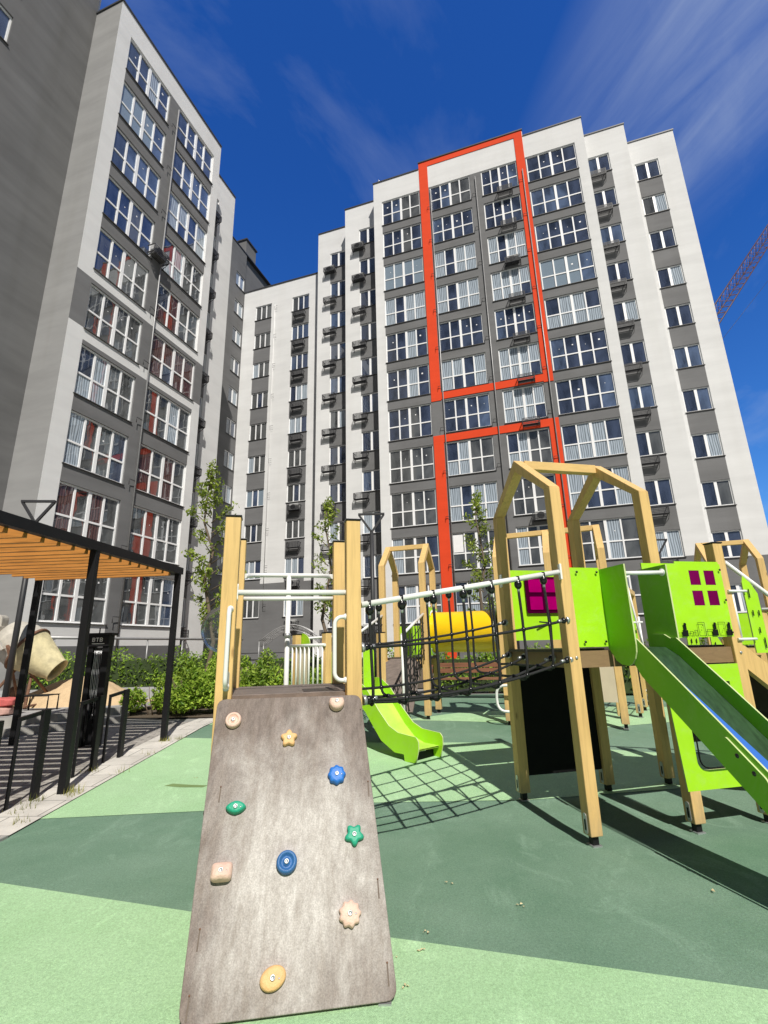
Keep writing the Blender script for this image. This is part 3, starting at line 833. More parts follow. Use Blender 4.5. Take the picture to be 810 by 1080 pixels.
# ------------------------------------------------------------------ climbing tower
WT = .10
def post(f, a, b, z0, z1, root, name='post', w=WT, cap=True, foot=True, mat='wood'):
    mb = MB(); e = f(1, 0, 0); o = f(0, 0, 0); up = (e[0]-o[0], e[1]-o[1], 0)
    mb.bar(f(a, b, z0+.07), f(a, b, z1), w, w, up)
    p = mb.build(name, M[mat], root, bev=.006)
    if cap:
        mb = MB(); mb.bar(f(a, b, z1+.0005), f(a, b, z1+.014), w+.012, w+.012, up); mb.build('cap', M['plastic'], p, bev=.004)
    if foot:
        mb = MB(); mb.bar(f(a, b, z0-.01), f(a, b, z0+.07), .05, .05, up, 1)
        mb.bar(f(a, b, z0), f(a, b, z0+.010), .085, .075, up, 0)
        ev, bv = Vector(up), Vector((-up[1], up[0], 0))
        q = Vector(f(a, b, z0+.15)) - ev*(w/2+.006)
        mb.prism(rrect(-.020, -.07, .020, .07, .019), q, Vector(bv), Vector((0, 0, 1)), .006, 0)
        mb.prism(rrect(-.009, -.045, .009, .03, .0085), q-ev*.0008, Vector(bv), Vector((0, 0, 1)), -.0008, 1)
        mb.build('foot', [M['steel'], M['black']], p)
    return p

FA = FR(-1.03, 3.24, 13)
eA, bA = FV(13)
ct = thing('climbing_tower', (-.75, 3.5, 0), 'wooden post tower with a weathered climbing board leaning on its front', 'climbing frame')
WAx, WAy = .82, .74
for (a, b) in ((0, 0), (WAx, 0), (0, WAy), (WAx, WAy)):
    post(FA, a, b, gz(3.5), 2.325, ct)
mb = MB(); mb.prism([(-.04, .03), (WAx+.04, .03), (WAx+.04, WAy+.05), (-.04, WAy+.05)], FA(0, 0, 1.148), eA, bA, .03)
o_ = mb.build('deck', M['deck'], ct, bev=.003)
mb = MB(); mb.prism(rrect(.50, .06, .74, .30, .03), FA(0, 0, 1.1785), eA, bA, .002); mb.build('hatch', M['deckd'], o_)
mb = MB()
mb.bar(FA(.05, .0, 1.08), FA(WAx-.05, 0, 1.08), .05, .12); mb.bar(FA(.05, WAy, 1.08), FA(WAx-.05, WAy, 1.08), .05, .12)
mb.bar(FA(0, .05, 1.08), FA(0, WAy-.05, 1.08), .05, .12); mb.bar(FA(WAx, .05, 1.08), FA(WAx, WAy-.05, 1.08), .05, .12)
mb.build('deck_beam', M['woodx'], ct)
mb = MB()
mb.tube([FA(.05, .0, 1.82), FA(WAx-.05, .0, 1.82)], .019, 10); o1 = mb.build('grab_bar', M['whitem'], ct)
mb = MB(); mb.prism(rrect(-.02, -.055, .02, .055, .015), Vector(FA(.05, 0, 1.82))-bA*.02, bA, Vector((0, 0, 1)), .006); mb.build('bracket', M['whitem'], o1)
mb = MB(); mb.tube([FA(.05, WAy, 1.852), FA(WAx-.05, WAy, 1.852)], .017, 10); mb.build('grab_bar', M['whitem'], ct)
mb = MB(); pts = [FA(.05, WAy-.0, 2.035), FA(.06, WAy+.10, 2.05), FA(.10, WAy+.24, 2.075), FA(.20, WAy+.33, 2.09), FA(WAx-.20, WAy+.33, 2.09), FA(WAx-.10, WAy+.24, 2.075), FA(WAx-.06, WAy+.10, 2.05), FA(WAx-.05, WAy-.0, 2.035)]
mb.tube(pts, .02, 10); mb.build('pole_bracket', M['whitem'], ct)
mb = MB(); mb.tube([FA(.415, WAy+.33, .05), FA(.415, WAy+.33, 2.105)], .021, 10); pl = mb.build('fire_pole', M['whitem'], ct)
mb = MB(); mb.tube([FA(.415, WAy+.33, 1.55), FA(.415, WAy+.33, 1.585)], .028, 12); mb.build('clamp', M['steel'], pl)
def dhandle(root, p0, p1, out, r=.014, curve=.05, name='handle'):
    p0, p1, out = Vector(p0), Vector(p1), Vector(out)
    ax = (p1-p0).normalized(); mb = MB(); pts = [p0]
    for i in range(7):
        t = R(90*i/6); pts.append(p0 + out - ax*0 + ax*(curve*(1-math.cos(t))) - out.normalized()*(curve*(1-math.sin(t))))
    for i in range(7):
        t = R(90*(1-i/6)); pts.append(p1 + out - ax*(curve*(1-math.cos(t))) - out.normalized()*(curve*(1-math.sin(t))))
    pts.append(p1); mb.tube(pts, r, 10)
    for p in (p0, p1): mb.ball(p, .022, 8, 5)
    return mb.build(name, M['whitem'], root)
h1 = dhandle(ct, FA(.015, -.052, 1.71), FA(.015, -.052, 1.24), -bA*.09)
mb = MB(); mb.prism(rrect(-.018, -.06, .018, .06, .017), Vector(FA(.015, -.051, 1.27)), eA, Vector((0, 0, 1)), .008); mb.build('plate', M['steel'], h1)
h2 = dhandle(ct, FA(WAx-.052, -.01, 1.655), FA(WAx-.052, -.01, 1.245), -eA*.075)
# clear bubble window on the left side
mb = MB(); cz = 1.60; cc_ = Vector(FA(-.055, WAy*.5, cz)); prof = []
for i in range(9):
    t = R(90*i/8); prof.append((.155*math.sin(t), max(.001, .165*math.cos(t))))
mb.lathe(prof, cc_, -eA, 28); dm = mb.build('bubble_window', M['clear'], ct)
mb = MB(); ring = []
for i in range(33):
    t = 2*math.pi*i/32; ring.append(cc_ + bA*(.172*math.cos(t)) + Vector((0, 0, .172*math.sin(t))))
mb.tube(ring, .008, 6, cap=False)
mb.prism([(.172*math.cos(2*math.pi*i/32), .172*math.sin(2*math.pi*i/32)) for i in range(32)][::-1], cc_+eA*.004, bA, Vector((0, 0, 1)), .004)
mb.v = mb.v[:]; 
mb2 = MB(); mb2.tube(ring, .008, 6, cap=False); mb2.build('rim', M['clear'], dm)
mb = MB(); mb.ball(cc_+Vector((0, 0, .19)), .022, 8, 5); mb.tube([cc_+Vector((0, 0, .19)), cc_+Vector((0, 0, .32))], .01, 6); mb.build('hanger', M['whitem'], dm)

# the leaning board and its holds
P0 = Vector((-.862, 2.393, .02)); bu = Vector((.98902, .14778, 0)); bw = Vector((-.08048, .53858, .83872)); bn = Vector((.12395, -.82951, .54456))
def bp_(u, w, n=0): return P0 + bu*u + bw*w + bn*n
def rpoly(pts, r, k=4):
    out = []; n = len(pts)
    for i in range(n):
        p = Vector(pts[i]); a = (Vector(pts[i-1])-p).normalized(); b = (Vector(pts[(i+1) % n])-p).normalized()
        p0, p1 = p+a*r, p+b*r
        for j in range(k+1):
            t = j/k; q = (p0*(1-t)+p*t)*(1-t)+(p*(1-t)+p1*t)*t; out.append((q.x, q.y))
    return out
mb = MB(); mb.prism(rpoly([(-.005, 0), (.88, 0), (.805, 1.368), (-.055, 1.372)], .05), bp_(0, 0, -.018), bu, bw, .018, 0)
board = mb.build('climbing_board', [board_mat()], ct, bev=.003)
RUN = pmat('rust_run', (.15, .115, .09), .8)
for (u, w) in ((.04, 1.28), (.035, .88), (.03, .30), (.025, .09), (.80, 1.27), (.815, .86), (.83, .42), (.845, .12)):
    mb = MB(); mb.ball(bp_(u, w, .001), .0045, 8, 4)
    mb.prism([(-.0035, -.075), (.0035, -.075), (.003, 0), (-.003, 0)], bp_(u, w, .0004), bu, bw, .0006, 1)
    mb.build('screw', [M['rust'], RUN], board)
for q in ((-.06, 0), (WAx+.06, 0)):
    pass
mb = MB(); mb.box(-.075, 2.515, 0, -.02, 2.535, .012); mb.build('bracket', M['steel'], board)
mb = MB(); mb.ball(Vector(bp_(-.02, .77, -.03)), .022, 10, 6); mb.build('knob', M['plastic'], board)

def hold(u, w, shape, mat, r, rot=0, sq=1.0, h=.03, label=None):
    mb = MB(); n = 60; prof_r = []
    for i in range(n):
        t = 2*math.pi*i/n
        if shape == 'star': k = 1.02+.19*math.cos(5*(t-R(90+rot)))
        elif shape == 'flower': k = 1+.085*math.cos(9*t)
        elif shape == 'flower8': k = 1+.07*math.cos(8*t)
        elif shape == 'disc': k = 1
        elif shape == 'eye': k = 1/ (abs(math.cos(t))**1.6+ (abs(math.sin(t))/.58)**1.6)**(1/1.6)
        elif shape == 'egg': k = 1/math.sqrt(math.cos(t-R(rot))**2+(math.sin(t-R(rot))/.74)**2)
        elif shape == 'half': k = min(1.0, (.52/math.sin(t) if math.sin(t) > .05 else 9), )
        elif shape == 'jug': k = 1/(abs(math.cos(t))**5+(abs(math.sin(t))/.80)**5)**(1/5)*(1 if math.sin(t) < 0 else 1)
        prof_r.append(k*r)
    rings = [(0, 1.0), (.35, 1.02), (.72, .97), (.93, .84), (1.0, .62)]
    if shape in ('disc',): rings = [(0, 1), (.5, 1.03), (.9, .95), (1.0, .80), (.9, .66), (.55, .58), (.5, .35), (.85, .30), (.85, .12)]
    if shape == 'jug': rings = [(0, 1), (.45, 1.03), (.85, .96), (1.15, .7), (1.25, .45)]
    if shape == 'star': rings = [(0, 1.0), (.4, 1.02), (.78, .95), (.95, .82), (1.0, .6), (.92, .3)]
    base = len(mb.v)
    for (hh, k) in rings:
        for i in range(n):
            t = 2*math.pi*i/n; tilt = (.012*math.sin(t) if shape == 'jug' else 0)
            kk = k
            if shape in ('star', 'flower', 'flower8') and k < .7: rr = (prof_r[i]*.5+r*.5)*kk
            else: rr = prof_r[i]*kk
            mb.v.append(tuple(bp_(u+rr*math.cos(t), w+rr*math.sin(t), h*hh+(-tilt if hh > .5 else 0)+.0003)))
    for j in range(len(rings)-1):
        for i in range(n):
            a0, a1 = base+j*n+i, base+j*n+(i+1) % n
            mb.f.append((a0, a1, a1+n, a0+n)); mb.m.append(0); mb.sm.append(True)
    e = base+(len(rings)-1)*n
    mb.f.append(tuple(e+i for i in range(n))); mb.m.append(0); mb.sm.append(True)
    o = mb.build('climbing_hold', M[mat], board)
    if label: o['label'] = label
    b = MB(); top = h*rings[-1][0]
    b.lathe([(0, .0), (0, .011), (.005, .011), (.006, .0075), (.002, .006), (.002, 0.0001)], bp_(u, w, top+.0002), bn, 14)
    b.build('bolt', M['steel'], o)
    if shape not in ('disc',):
        b = MB(); b.lathe([(0, .0001), (0, .004), (.0015, .004), (.0015, .0001)], bp_(u+.026, w-.004, top*.97), bn, 8); b.build('pin', M['steel'], o)
    return o
hold(.055, 1.232, 'disc', 'hpink', .044, h=.032, label='pale pink round hold with a rim, top left of the board')
hold(.655, 1.312, 'half', 'hpink', .046, h=.045, label='pale pink half round hold at the top right')
hold(.378, 1.113, 'star', 'horange', .040, rot=0, h=.028, label='pale orange star hold')
hold(.645, .90, 'flower8', 'hblue', .046, h=.034, label='bright blue flower hold')
hold(.126, .772, 'eye', 'hgreen', .050, h=.034, label='green lens shaped hold')
hold(.726, .610, 'star', 'hgreen', .041, rot=36, h=.028, label='green star hold')
hold(.395, .517, 'disc', 'hdblue', .048, h=.036, label='dark blue round hold with a deep rim')
hold(.095, .500, 'jug', 'hpink', .047, h=.042, label='pale pink pocket hold at the left edge')
hold(.69, .298, 'flower', 'hpink', .048, h=.032, label='pale pink flower hold')
hold(.358, .112, 'egg', 'horange', .054, rot=15, h=.030, label='pale orange oval hold near the bottom')

# ------------------------------------------------------------------ house-shaped play tower with slide
FB = FR(1.492, 4.143, 13); eB, bB = FV(13); Z = Vector((0, 0, 1))
pt = thing('play_tower', (2.2, 4.7, 0), 'lime green panelled play tower with house shaped timber gables and a slide', 'play tower')
LB, LD, LE = 1.06, .91, 1.61
for (a, b) in ((0, 0), (0, LB), (LD, 0), (LD, LB)): post(FB, a, b, gz(4.143+b*.97), 2.775, pt, cap=False)
post(FB, LE, 0, gz(4.3), 2.30, pt); post(FB, LE, LB, gz(5.3), 1.36, pt, cap=False)
def gable(f, a, b0, b1, ze, za, root, w=WT, name='gable'):
    e = Vector(f(1, 0, 0))-Vector(f(0, 0, 0)); bb = Vector(f(0, 1, 0))-Vector(f(0, 0, 0)); bm_ = (b0+b1)/2
    o = Vector(f(a, 0, 0)) + e*(w/2)
    for poly in ([(b0-w/2, ze), (b0+w/2, ze), (bm_, za-.125), (bm_, za)], [(b1+w/2, ze), (bm_, za), (bm_, za-.125), (b1-w/2, ze)]):
        mb = MB(); mb.prism(poly, o-e*w if False else o, bb, Vector((0, 0, 1)), .0001 if False else -w)
        mb.v = mb.v; mb.build(name, M['wood'], root, bev=.005)
def ridge(f, a0, a1, bm_, za, root, w=.085):
    mb = MB(); mb.bar(f(a0+WT/2, bm_, za-.055), f(a1-WT/2, bm_, za-.055), w, .09); mb.build('ridge_beam', M['woodx'], root, bev=.005)
gable(FB, 0, 0, LB, 2.775, 3.24, pt); gable(FB, LD, 0, LB, 2.775, 3.24, pt); ridge(FB, 0, LD, LB/2, 3.24, pt)
# the corner bolts on posts
mb = MB()
for (a, b, z) in ((0, 0, 1.33), (LE, 0, 1.33), (LD, 0, 1.33)):
    mb.lathe([(0, .0001), (0, .012), (.006, .012), (.008, .006), (.008, .0001)], Vector(FB(a+.01, b-.0505, z)), -bB, 12)
mb.build('bolt', M['steel'], pt)
mb = MB(); mb.prism([(-.045, .052), (LE+.045, .052), (LE+.045, LB-.052), (-.045, LB-.052)], FB(0, 0, 1.375), eB, bB, .022); mb.build('deck', M['deckd'], pt, bev=.003)
mb = MB()
for b in (0, LB):
    mb.bar(FB(.052, b, 1.315), FB(LD-.052, b, 1.315), .045, .13); mb.bar(FB(LD+.052, b, 1.315), FB(LE-.052, b, 1.315), .045, .13)
for a in (0, LD, LE): mb.bar(FB(a, .052, 1.315), FB(a, LB-.052, 1.315), .045, .13)
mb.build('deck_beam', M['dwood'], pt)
for k in range(4):
    mb = MB(); mb.bar(FB(LE+.06, LB-.12, 1.16-.21*k), FB(LE+1.3, LB-.12, 1.16-.21*k), .03, .185); mb.build('board', M['deckd'], pt)
def panel(root, f, ex, o, poly, t, mat, name='panel', bev=.002, edge='hple'):
    mb = MB(); mb.prism(poly, o, ex, Z, t, 0, 1); return mb.build(name, [M[mat], M[edge]], root)
# front left panel, in the lane between post and slide
panel(pt, FB, eB, FB(0, -.035, 0), rrect(.055, 1.41, .335, 2.06, .01), -.014, 'hpl')
# back panel with a magenta window of four panes
pb = panel(pt, FB, eB, FB(0, LB-.03, 0), [(.055, 1.48), (LD-.055, 1.48), (LD-.055, 2.20), (.055, 2.20)], -.014, 'hpl')
wb = panel(pb, FB, eB, FB(0, LB-.058, 0), rrect(.20, 1.75, .60, 2.13, .015), -.006, 'magenta', 'window', edge='magenta')
mb = MB()
for (x0, z0) in ((.235, 1.785), (.42, 1.785), (.235, 1.965), (.42, 1.965)):
    mb.prism(rrect(x0, z0, x0+.145, z0+.135, .01), Vector(FB(0, LB-.0665, 0)), eB, Z, -.002)
mb.build('pane', M['magl'], wb)
# black chalk board under the deck
panel(pt, FB, eB, FB(0, LB-.02, 0), rrect(.055, .235, LD-.055, 1.24, .01), -.012, 'blackp', 'black_board', edge='blackp')
mb = MB()
# right window panel D-E with four magenta panes cut through
def panel_holes(o, ex, x0, z0, x1, z1, holes, t, mats, root, name='window_panel', step=None):
    xs = sorted({x0, x1, *[h[0] for h in holes], *[h[2] for h in holes]}); zs = sorted({z0, z1, *[h[1] for h in holes], *[h[3] for h in holes]})
    mb = MB(); nrm = Vector(ex).cross(Z).normalized()*t
    def hol(a, b): return any(h[0] < a < h[2] and h[1] < b < h[3] for h in holes)
    for i in range(len(xs)-1):
        for j in range(len(zs)-1):
            if hol((xs[i]+xs[i+1])/2, (zs[j]+zs[j+1])/2): continue
            for off in (Vector((0, 0, 0)), nrm):
                mb.face([Vector(o)+Vector(ex)*a+Z*b+off for a, b in ((xs[i], zs[j]), (xs[i+1], zs[j]), (xs[i+1], zs[j+1]), (xs[i], zs[j+1]))])
    for (a0, b0, a1, b1) in holes+[(x0, z0, x1, z1)]:
        c_ = [(a0, b0), (a1, b0), (a1, b1), (a0, b1)]
        for k in range(4):
            p, q = c_[k], c_[(k+1) % 4]
            P_, Q_ = Vector(o)+Vector(ex)*p[0]+Z*p[1], Vector(o)+Vector(ex)*q[0]+Z*q[1]
            mb.face([P_, Q_, Q_+nrm, P_+nrm], 1)
    return mb.build(name, mats, root)
hs = [(1.235, 1.735, 1.345, 1.865), (1.395, 1.735, 1.505, 1.865), (1.235, 1.915, 1.345, 2.045), (1.395, 1.915, 1.505, 2.045)]
wp = panel_holes(FB(0, -.0505, 0), eB, .755, 1.465, 1.585, 2.105, hs, -.013, [M['hpl'], M['hple']], pt)
panel(wp, FB, eB, FB(0, -.0507, 0), [(1.10, 2.1051), (1.57, 2.1051), (1.57, 2.125), (1.10, 2.125)], -.0125, 'hpl')
mb = MB()
for h in hs: mb.prism([(h[0]-.01, h[1]-.01), (h[2]+.01, h[1]-.01), (h[2]+.01, h[3]+.01), (h[0]-.01, h[3]+.01)], Vector(FB(0, -.0485, 0)), eB, Z, -.0015)
mb.build('pane', M['magp'], wp)
mb = MB(); xq = .98
def frontbox(x0, z0, x1, z1, m=0, y=-.0645): mb.prism([(x0, z0), (x1, z0), (x1, z1), (x0, z1)], Vector(FB(0, y, 0)), eB, Z, -.001, m)
def outline(x0, z0, x1, z1, t=.0035):
    frontbox(x0, z0, x0+t, z1); frontbox(x1-t, z0, x1, z1); frontbox(x0+t, z1-t, x1-t, z1); frontbox(x0+t, z0, x1-t, z0+t)
for (a, b, c_, d_) in ((.985, 1.475, 1.045, 1.505), (1.12, 1.475, 1.155, 1.515), (1.17, 1.475, 1.20, 1.525), (1.215, 1.475, 1.285, 1.59), (1.30, 1.475, 1.36, 1.53), (1.425, 1.475, 1.50, 1.59)): outline(a, b, c_, d_)
for (x, z) in ((1.075, 1.475), (1.385, 1.475), (1.535, 1.475)):
    frontbox(x-.028, z, x+.028, z+.052); frontbox(x-.008, z+.053, x+.018, z+.09)
    mb.lathe([(0, .0001), (0, .014), (.0015, .014), (.0015, .0001)], Vector(FB(x+.005, -.0645, z+.10)), -bB, 12)
for (x, z) in ((1.24, 1.52), (1.26, 1.56), (1.45, 1.50), (1.475, 1.53)): frontbox(x, z, x+.006, z+.008)
mb.build('drawing', M['blackp'], wp)
mb = MB()
for (a, z) in ((1.56, 2.05), (1.56, 1.78), (1.56, 1.50), (.93, 2.05), (.93, 1.50), (.11, 1.45), (.11, 2.02), (.30, 2.02), (.30, 1.45)):
    mb.lathe([(0, .0001), (0, .010), (.005, .010), (.007, .005), (.007, .0001)], Vector(FB(a, -.065 if a > .9 else -.05, z)), -bB, 10)
mb.build('bolt', M['plastic'], pt)
# lower play panel with a rounded opening
mb = MB()
def arcpts(cx, cz, r, a0, a1, k=6): return [(cx+r*math.cos(R(a0+(a1-a0)*i/k)), cz+r*math.sin(R(a0+(a1-a0)*i/k))) for i in range(k+1)]
ox_ = Vector(FB(0, -.0505, 0))
mb.prism([(.845, .30), (.975, .30), (.975, 1.24), (.79, 1.24)], ox_, eB, Z, -.013, 0, 1)
mb.prism([(.9751, .30), (1.56, .30), (1.56, .44), (1.04, .44)]+arcpts(1.045, .51, .07, 270, 180)[1:]+[(.9751, .60)], ox_, eB, Z, -.013, 0, 1)
mb.prism([(.9751, 1.10), (1.56, 1.10), (1.56, 1.24), (.9751, 1.24)], ox_, eB, Z, -.013, 0, 1)
mb.prism([(1.44, .4401), (1.56, .4401), (1.56, 1.0999), (1.44, 1.0999)], ox_, eB, Z, -.013, 0, 1)
lp = mb.build('play_panel', [M['hpl'], M['hple']], pt)
mb = MB(); pts = [Vector(FB(.985, -.07, 1.08)), Vector(FB(.985, -.07, .53))]+[Vector(FB(.985+.07*(1-math.cos(R(t_))), -.07, .53-.07*math.sin(R(t_)))) for t_ in (20, 40, 60, 80)]+[Vector(FB(1.08, -.07, .455)), Vector(FB(1.42, -.07, .455))]
mb.tube(pts, .006, 6); mb.build('trim', M['blackp'], lp)

# slide: d runs away from the deck along -bB
def SL(s, d, z): p = Vector(FB(s, 0, 0)) - bB*d; p.z = z; return p
ctr = [(-.02, 1.40), (.22, 1.395), (.34, 1.33), (.70, 1.03), (1.24, .57), (1.62, .27), (1.85, .215), (2.35, .20)]
def zc(d):
    for i in range(len(ctr)-1):
        if ctr[i][0] <= d <= ctr[i+1][0]:
            t = (d-ctr[i][0])/(ctr[i+1][0]-ctr[i][0]); return ctr[i][1]*(1-t)+ctr[i+1][1]*t
    return ctr[-1][1]
sl = MB()
sL, sR = .365, .725
ds = [-.02, .1, .22, .28, .34, .5, .7, .97, 1.24, 1.45, 1.62, 1.74, 1.85, 2.1, 2.35]
for i in range(len(ds)-1):
    a, b = ds[i], ds[i+1]
    sl.face([SL(sL+.012, a, zc(a)), SL(sR-.012, a, zc(a)), SL(sR-.012, b, zc(b)), SL(sL+.012, b, zc(b))])
    sl.face([SL(sL+.012, a, zc(a)-.012), SL(sR-.012, a, zc(a)-.012), SL(sR-.012, b, zc(b)-.012), SL(sL+.012, b, zc(b)-.012)])
slide = sl.build('slide', M['chute'], pt)
bs = MB()
for i in range(4, len(ds)-1):
    a, b = ds[i], ds[i+1]
    wa, wb_ = [.09+.14*min(1, max(0, (q_-.34)/1.2)) for q_ in (a, b)]
    bs.face([SL(sL+.0135, a, zc(a)+.004), SL(sL+.0135+wa, a, zc(a)+.004), SL(sL+.0135+wb_, b, zc(b)+.004), SL(sL+.0135, b, zc(b)+.004)])
bs.build('strip', M['skyrefl'], slide)  # painted band standing in for sky mirrored on the slide floor
def sideboard(s, t, inner=0):
    up = [(d_, zc(d_)+(.10 if d_ < .3 else .135)) for d_ in ds[1:]]; lo2 = [(d_, zc(d_)-(.085 if d_ < .3 or d_ > 1.8 else .14)) for d_ in ds[1:]]
    up[0] = (.10, 1.50); 
    poly = up+lo2[::-1]
    mb = MB(); o = Vector(FB(s, 0, 0)); mb.prism(poly, o, -bB, Z, t, 0, 1); return mb.build('side_board', [M['hplshade'], M['hple']], slide)
sideboard(sL, .013); sideboard(sR, .013)
# tall cheeks at the top of the slide with a rounded foot
cheek = [(.012, 1.40), (.012, 2.045), (.335, 2.03), (.335, 1.40)]
def cheekboard(s, t):
    poly = [(.02, 2.045), (.345, 2.045), (.345, 1.42)]+[(.345-.13*(1-math.cos(R(a_))), 1.42-.16*math.sin(R(a_))) for a_ in (20, 40, 60, 80)]+[(.16, 1.27), (.10, 1.30), (.02, 1.40)]
    mb = MB(); mb.prism(poly, Vector(FB(s, 0, 0)), -bB, Z, t, 0, 1); o = mb.build('cheek_board', [M['hplshade'], M['hple']], slide); 
    b = MB()
    for (dd, zz) in ((.25, 1.98), (.27, 1.42), (.06, 1.98)):
        b.lathe([(0, .0001), (0, .011), (.005, .011), (.007, .006), (.007, .0001)], SL(s-.0005, dd, zz), -eB, 12)
    b.build('bolt', M['steel'], o)
cheekboard(sL-.016, .013); cheekboard(sR+.016, .013)
mb = MB(); mb.tube([SL(sL, .30, 1.975), SL(sR+.016, .30, 1.985)], .017, 10); mb.lathe([(0, .03), (.01, .03), (.012, .0001)], SL(sR+.006, .30, 1.985), -eB, 14); mb.build('grab_bar', M['whitem'], slide)
b = MB()
for dd in (.42, .62, .84, 1.06, 1.28, 1.5):
    b.lathe([(0, .0001), (0, .011), (.005, .011), (.007, .006), (.007, .0001)], SL(sL-.0005, dd, zc(dd)-.02), -eB, 12)
b.build('bolt', M['steel'], slide)
# joint plate with two black studs
mb = MB(); zz = zc(1.12); t0 = Vector((0, 0, 0))
mb.prism(rpoly([(.98, zc(.98)-.06), (1.22, zc(1.22)-.06), (1.22, zc(1.22)+.09), (.98, zc(.98)+.09)], .03), Vector(FB(sL, 0, 0))-eB*.0135, -bB, Z, .012, 0, 1)
jp = mb.build('joint_plate', [M['hplshade'], M['hple']], slide)
for dd in (1.05, 1.14):
    mb = MB(); mb.ball(SL(sL-.018, dd, zc(dd)+.045), .016, 12, 8); mb.build('stud', M['plastic'], jp)
for (dd,) in ((2.2,),):
    for s in (sL, sR):
        mb = MB(); mb.bar(SL(s, dd, 0), SL(s, dd, .12), .06, .06); mb.build('leg', M['steel'], slide)

# stair on the far right of the tower
st = MB()
for i in range(6):
    a0 = LE+.06+i*.26; z = 1.40-(i+1)*.2
    st.prism([(a0, .055), (a0+.27, .055), (a0+.27, LB-.055), (a0, LB-.055)], FB(0, 0, z-.03), eB, bB, .03)
    st.prism([(a0, .055), (a0+.012, .055), (a0+.012, LB-.055), (a0, LB-.055)], FB(0, 0, z), eB, bB, .165)
stair = st.build('stair', M['deckd'], pt)
for b in (-.0, LB):
    mb = MB(); mb.prism([(LE+.055, 1.41), (LE+.055, 1.20), (LE+1.55, .04), (LE+1.75, .04), (LE+1.75, .12)], Vector(FB(0, b+.03, 0)), eB, Z, .06)
    mb.build('stringer', M['wood'], stair)
    mb = MB(); mb.tube([FB(LE+.06, b-.03, 2.13), FB(LE+1.6, b-.03, 1.02)], .019, 8); mb.tube([FB(LE+1.55, b-.03, .1), FB(LE+1.55, b-.03, 1.05)], .019, 8)
    mb.build('handrail', M['whitem'], stair)
    for k, a in enumerate((LE+.19, LE+.50, LE+.81, LE+1.12)):
        z0 = 1.34-(a-LE-.19)*.75
        o = Vector(FB(0, b-.045, 0))
        pk = panel(stair, FB, eB, o, [(a, z0-.02), (a+.15, z0-.02), (a+.15, z0+.50), (a+.09, z0+.60), (a+.02, z0+.66-.0), (a, z0+.60)], -.012, 'hpl', 'picket')
        mb = MB()
        for (x, zz_, hh) in ((.035, .46, .08), (.035, .30, .05), (.10, .30, .05), (.07, .15, .05), (.10, .02, .09)):
            mb.prism([(a+x, z0+zz_), (a+x+.012, z0+zz_), (a+x+.012, z0+zz_+hh), (a+x, z0+zz_+hh)], o-bB*.0125, eB, Z, -.001)
        mb.build('slot', M['blackp'], pk)
mb = MB(); mb.tube([FB(LE+.06, -.04, 1.42), FB(LE+.06, -.04, 1.86)], .012, 8); mb.tube([FB(LE-.0, -.06, 1.86), FB(LE+.20, -.06, 1.86)], .012, 8); mb.tube([FB(LE-.0, -.06, 1.44), FB(LE+.20, -.06, 1.44)], .012, 8); mb.build('guard_rail', M['whitem'], pt)
mb = MB(); mb.box(0, 0, 0, .001, .001, .001)
# net opening between tower and the platforms behind: rope edge seen through the entrance
mb = MB()
c_ = [FB(.42, LB, 1.98), FB(.46, LB-.03, 1.80), FB(.47, LB-.03, 1.65), FB(.46, LB-.03, 1.41)]
mb.tube(c_, .008, 6); mb.tube([FB(.30, LB-.1, 1.66), FB(.47, LB-.03, 1.65), FB(.85, LB-.02, 1.72)], .008, 6); mb.ball(FB(.42, LB, 1.98), .022, 8, 6); mb.ball(FB(.47, LB-.03, 1.65), .016, 8, 6)
mb.build('entrance_rope', M['rope'], pt)

# ------------------------------------------------------------------ rope bridge between the two towers
rb = thing('rope_bridge', (.6, 4.3, 0), 'black rope net bridge with white handrails strung between the climbing tower and the play tower', 'rope bridge')
def lerp(p, q, t): return tuple(p[i]*(1-t)+q[i]*t for i in range(3))
N0, N1 = (-.175, 3.44, 1.735), (1.455, 4.085, 2.02)
F0, F1 = (-.335, 4.16, 1.775), (1.20, 5.13, 2.085)
for a, b in ((N0, N1), (F0, F1)):
    mb = MB(); mb.tube([a, b], .021, 12); r_ = mb.build('handrail', M['whitem'], rb)
    mb = MB(); mb.box(b[0]-.005, b[1]-.03, b[2]-.065, b[0]+.012, b[1]+.035, b[2]+.065); mb.build('bracket', M['whitem'], r_, bev=.004)
def rope_line(p, q, sag, n=14):
    return [tuple(lerp(p, q, i/n)[k] - (sag*4*(i/n)*(1-i/n) if k == 2 else 0) for k in range(3)) for i in range(n+1)]
NB0, NB1 = (-.16, 3.44, 1.115), (1.46, 4.11, 1.315)
FB0, FB1 = (-.33, 4.13, 1.13), (1.22, 5.13, 1.345)
NM0, NM1 = (-.17, 3.44, 1.45), (1.47, 4.10, 1.625)
FM0, FM1 = (-.335, 4.14, 1.46), (1.21, 5.12, 1.66)
C10, C11 = (-.20, 3.60, 1.09), (1.41, 4.36, 1.325); C20, C21 = (-.28, 3.96, 1.09), (1.31, 4.86, 1.33); C15, C16 = (-.24, 3.78, 1.08), (1.36, 4.61, 1.325)
lines = [(NM0, NM1, .035), (NB0, NB1, .07), (C10, C11, .10), (C20, C21, .10), (FB0, FB1, .07), (FM0, FM1, .035)]
net = MB()
RL = [rope_line(p, q, s) for p, q, s in lines]
for l_ in RL: net.tube(l_, .0108, 7)
def at(l_, t):
    x = t*(len(l_)-1); i = min(int(x), len(l_)-2); return Vector(lerp(l_[i], l_[i+1], x-i))
knots, hangs = [], []
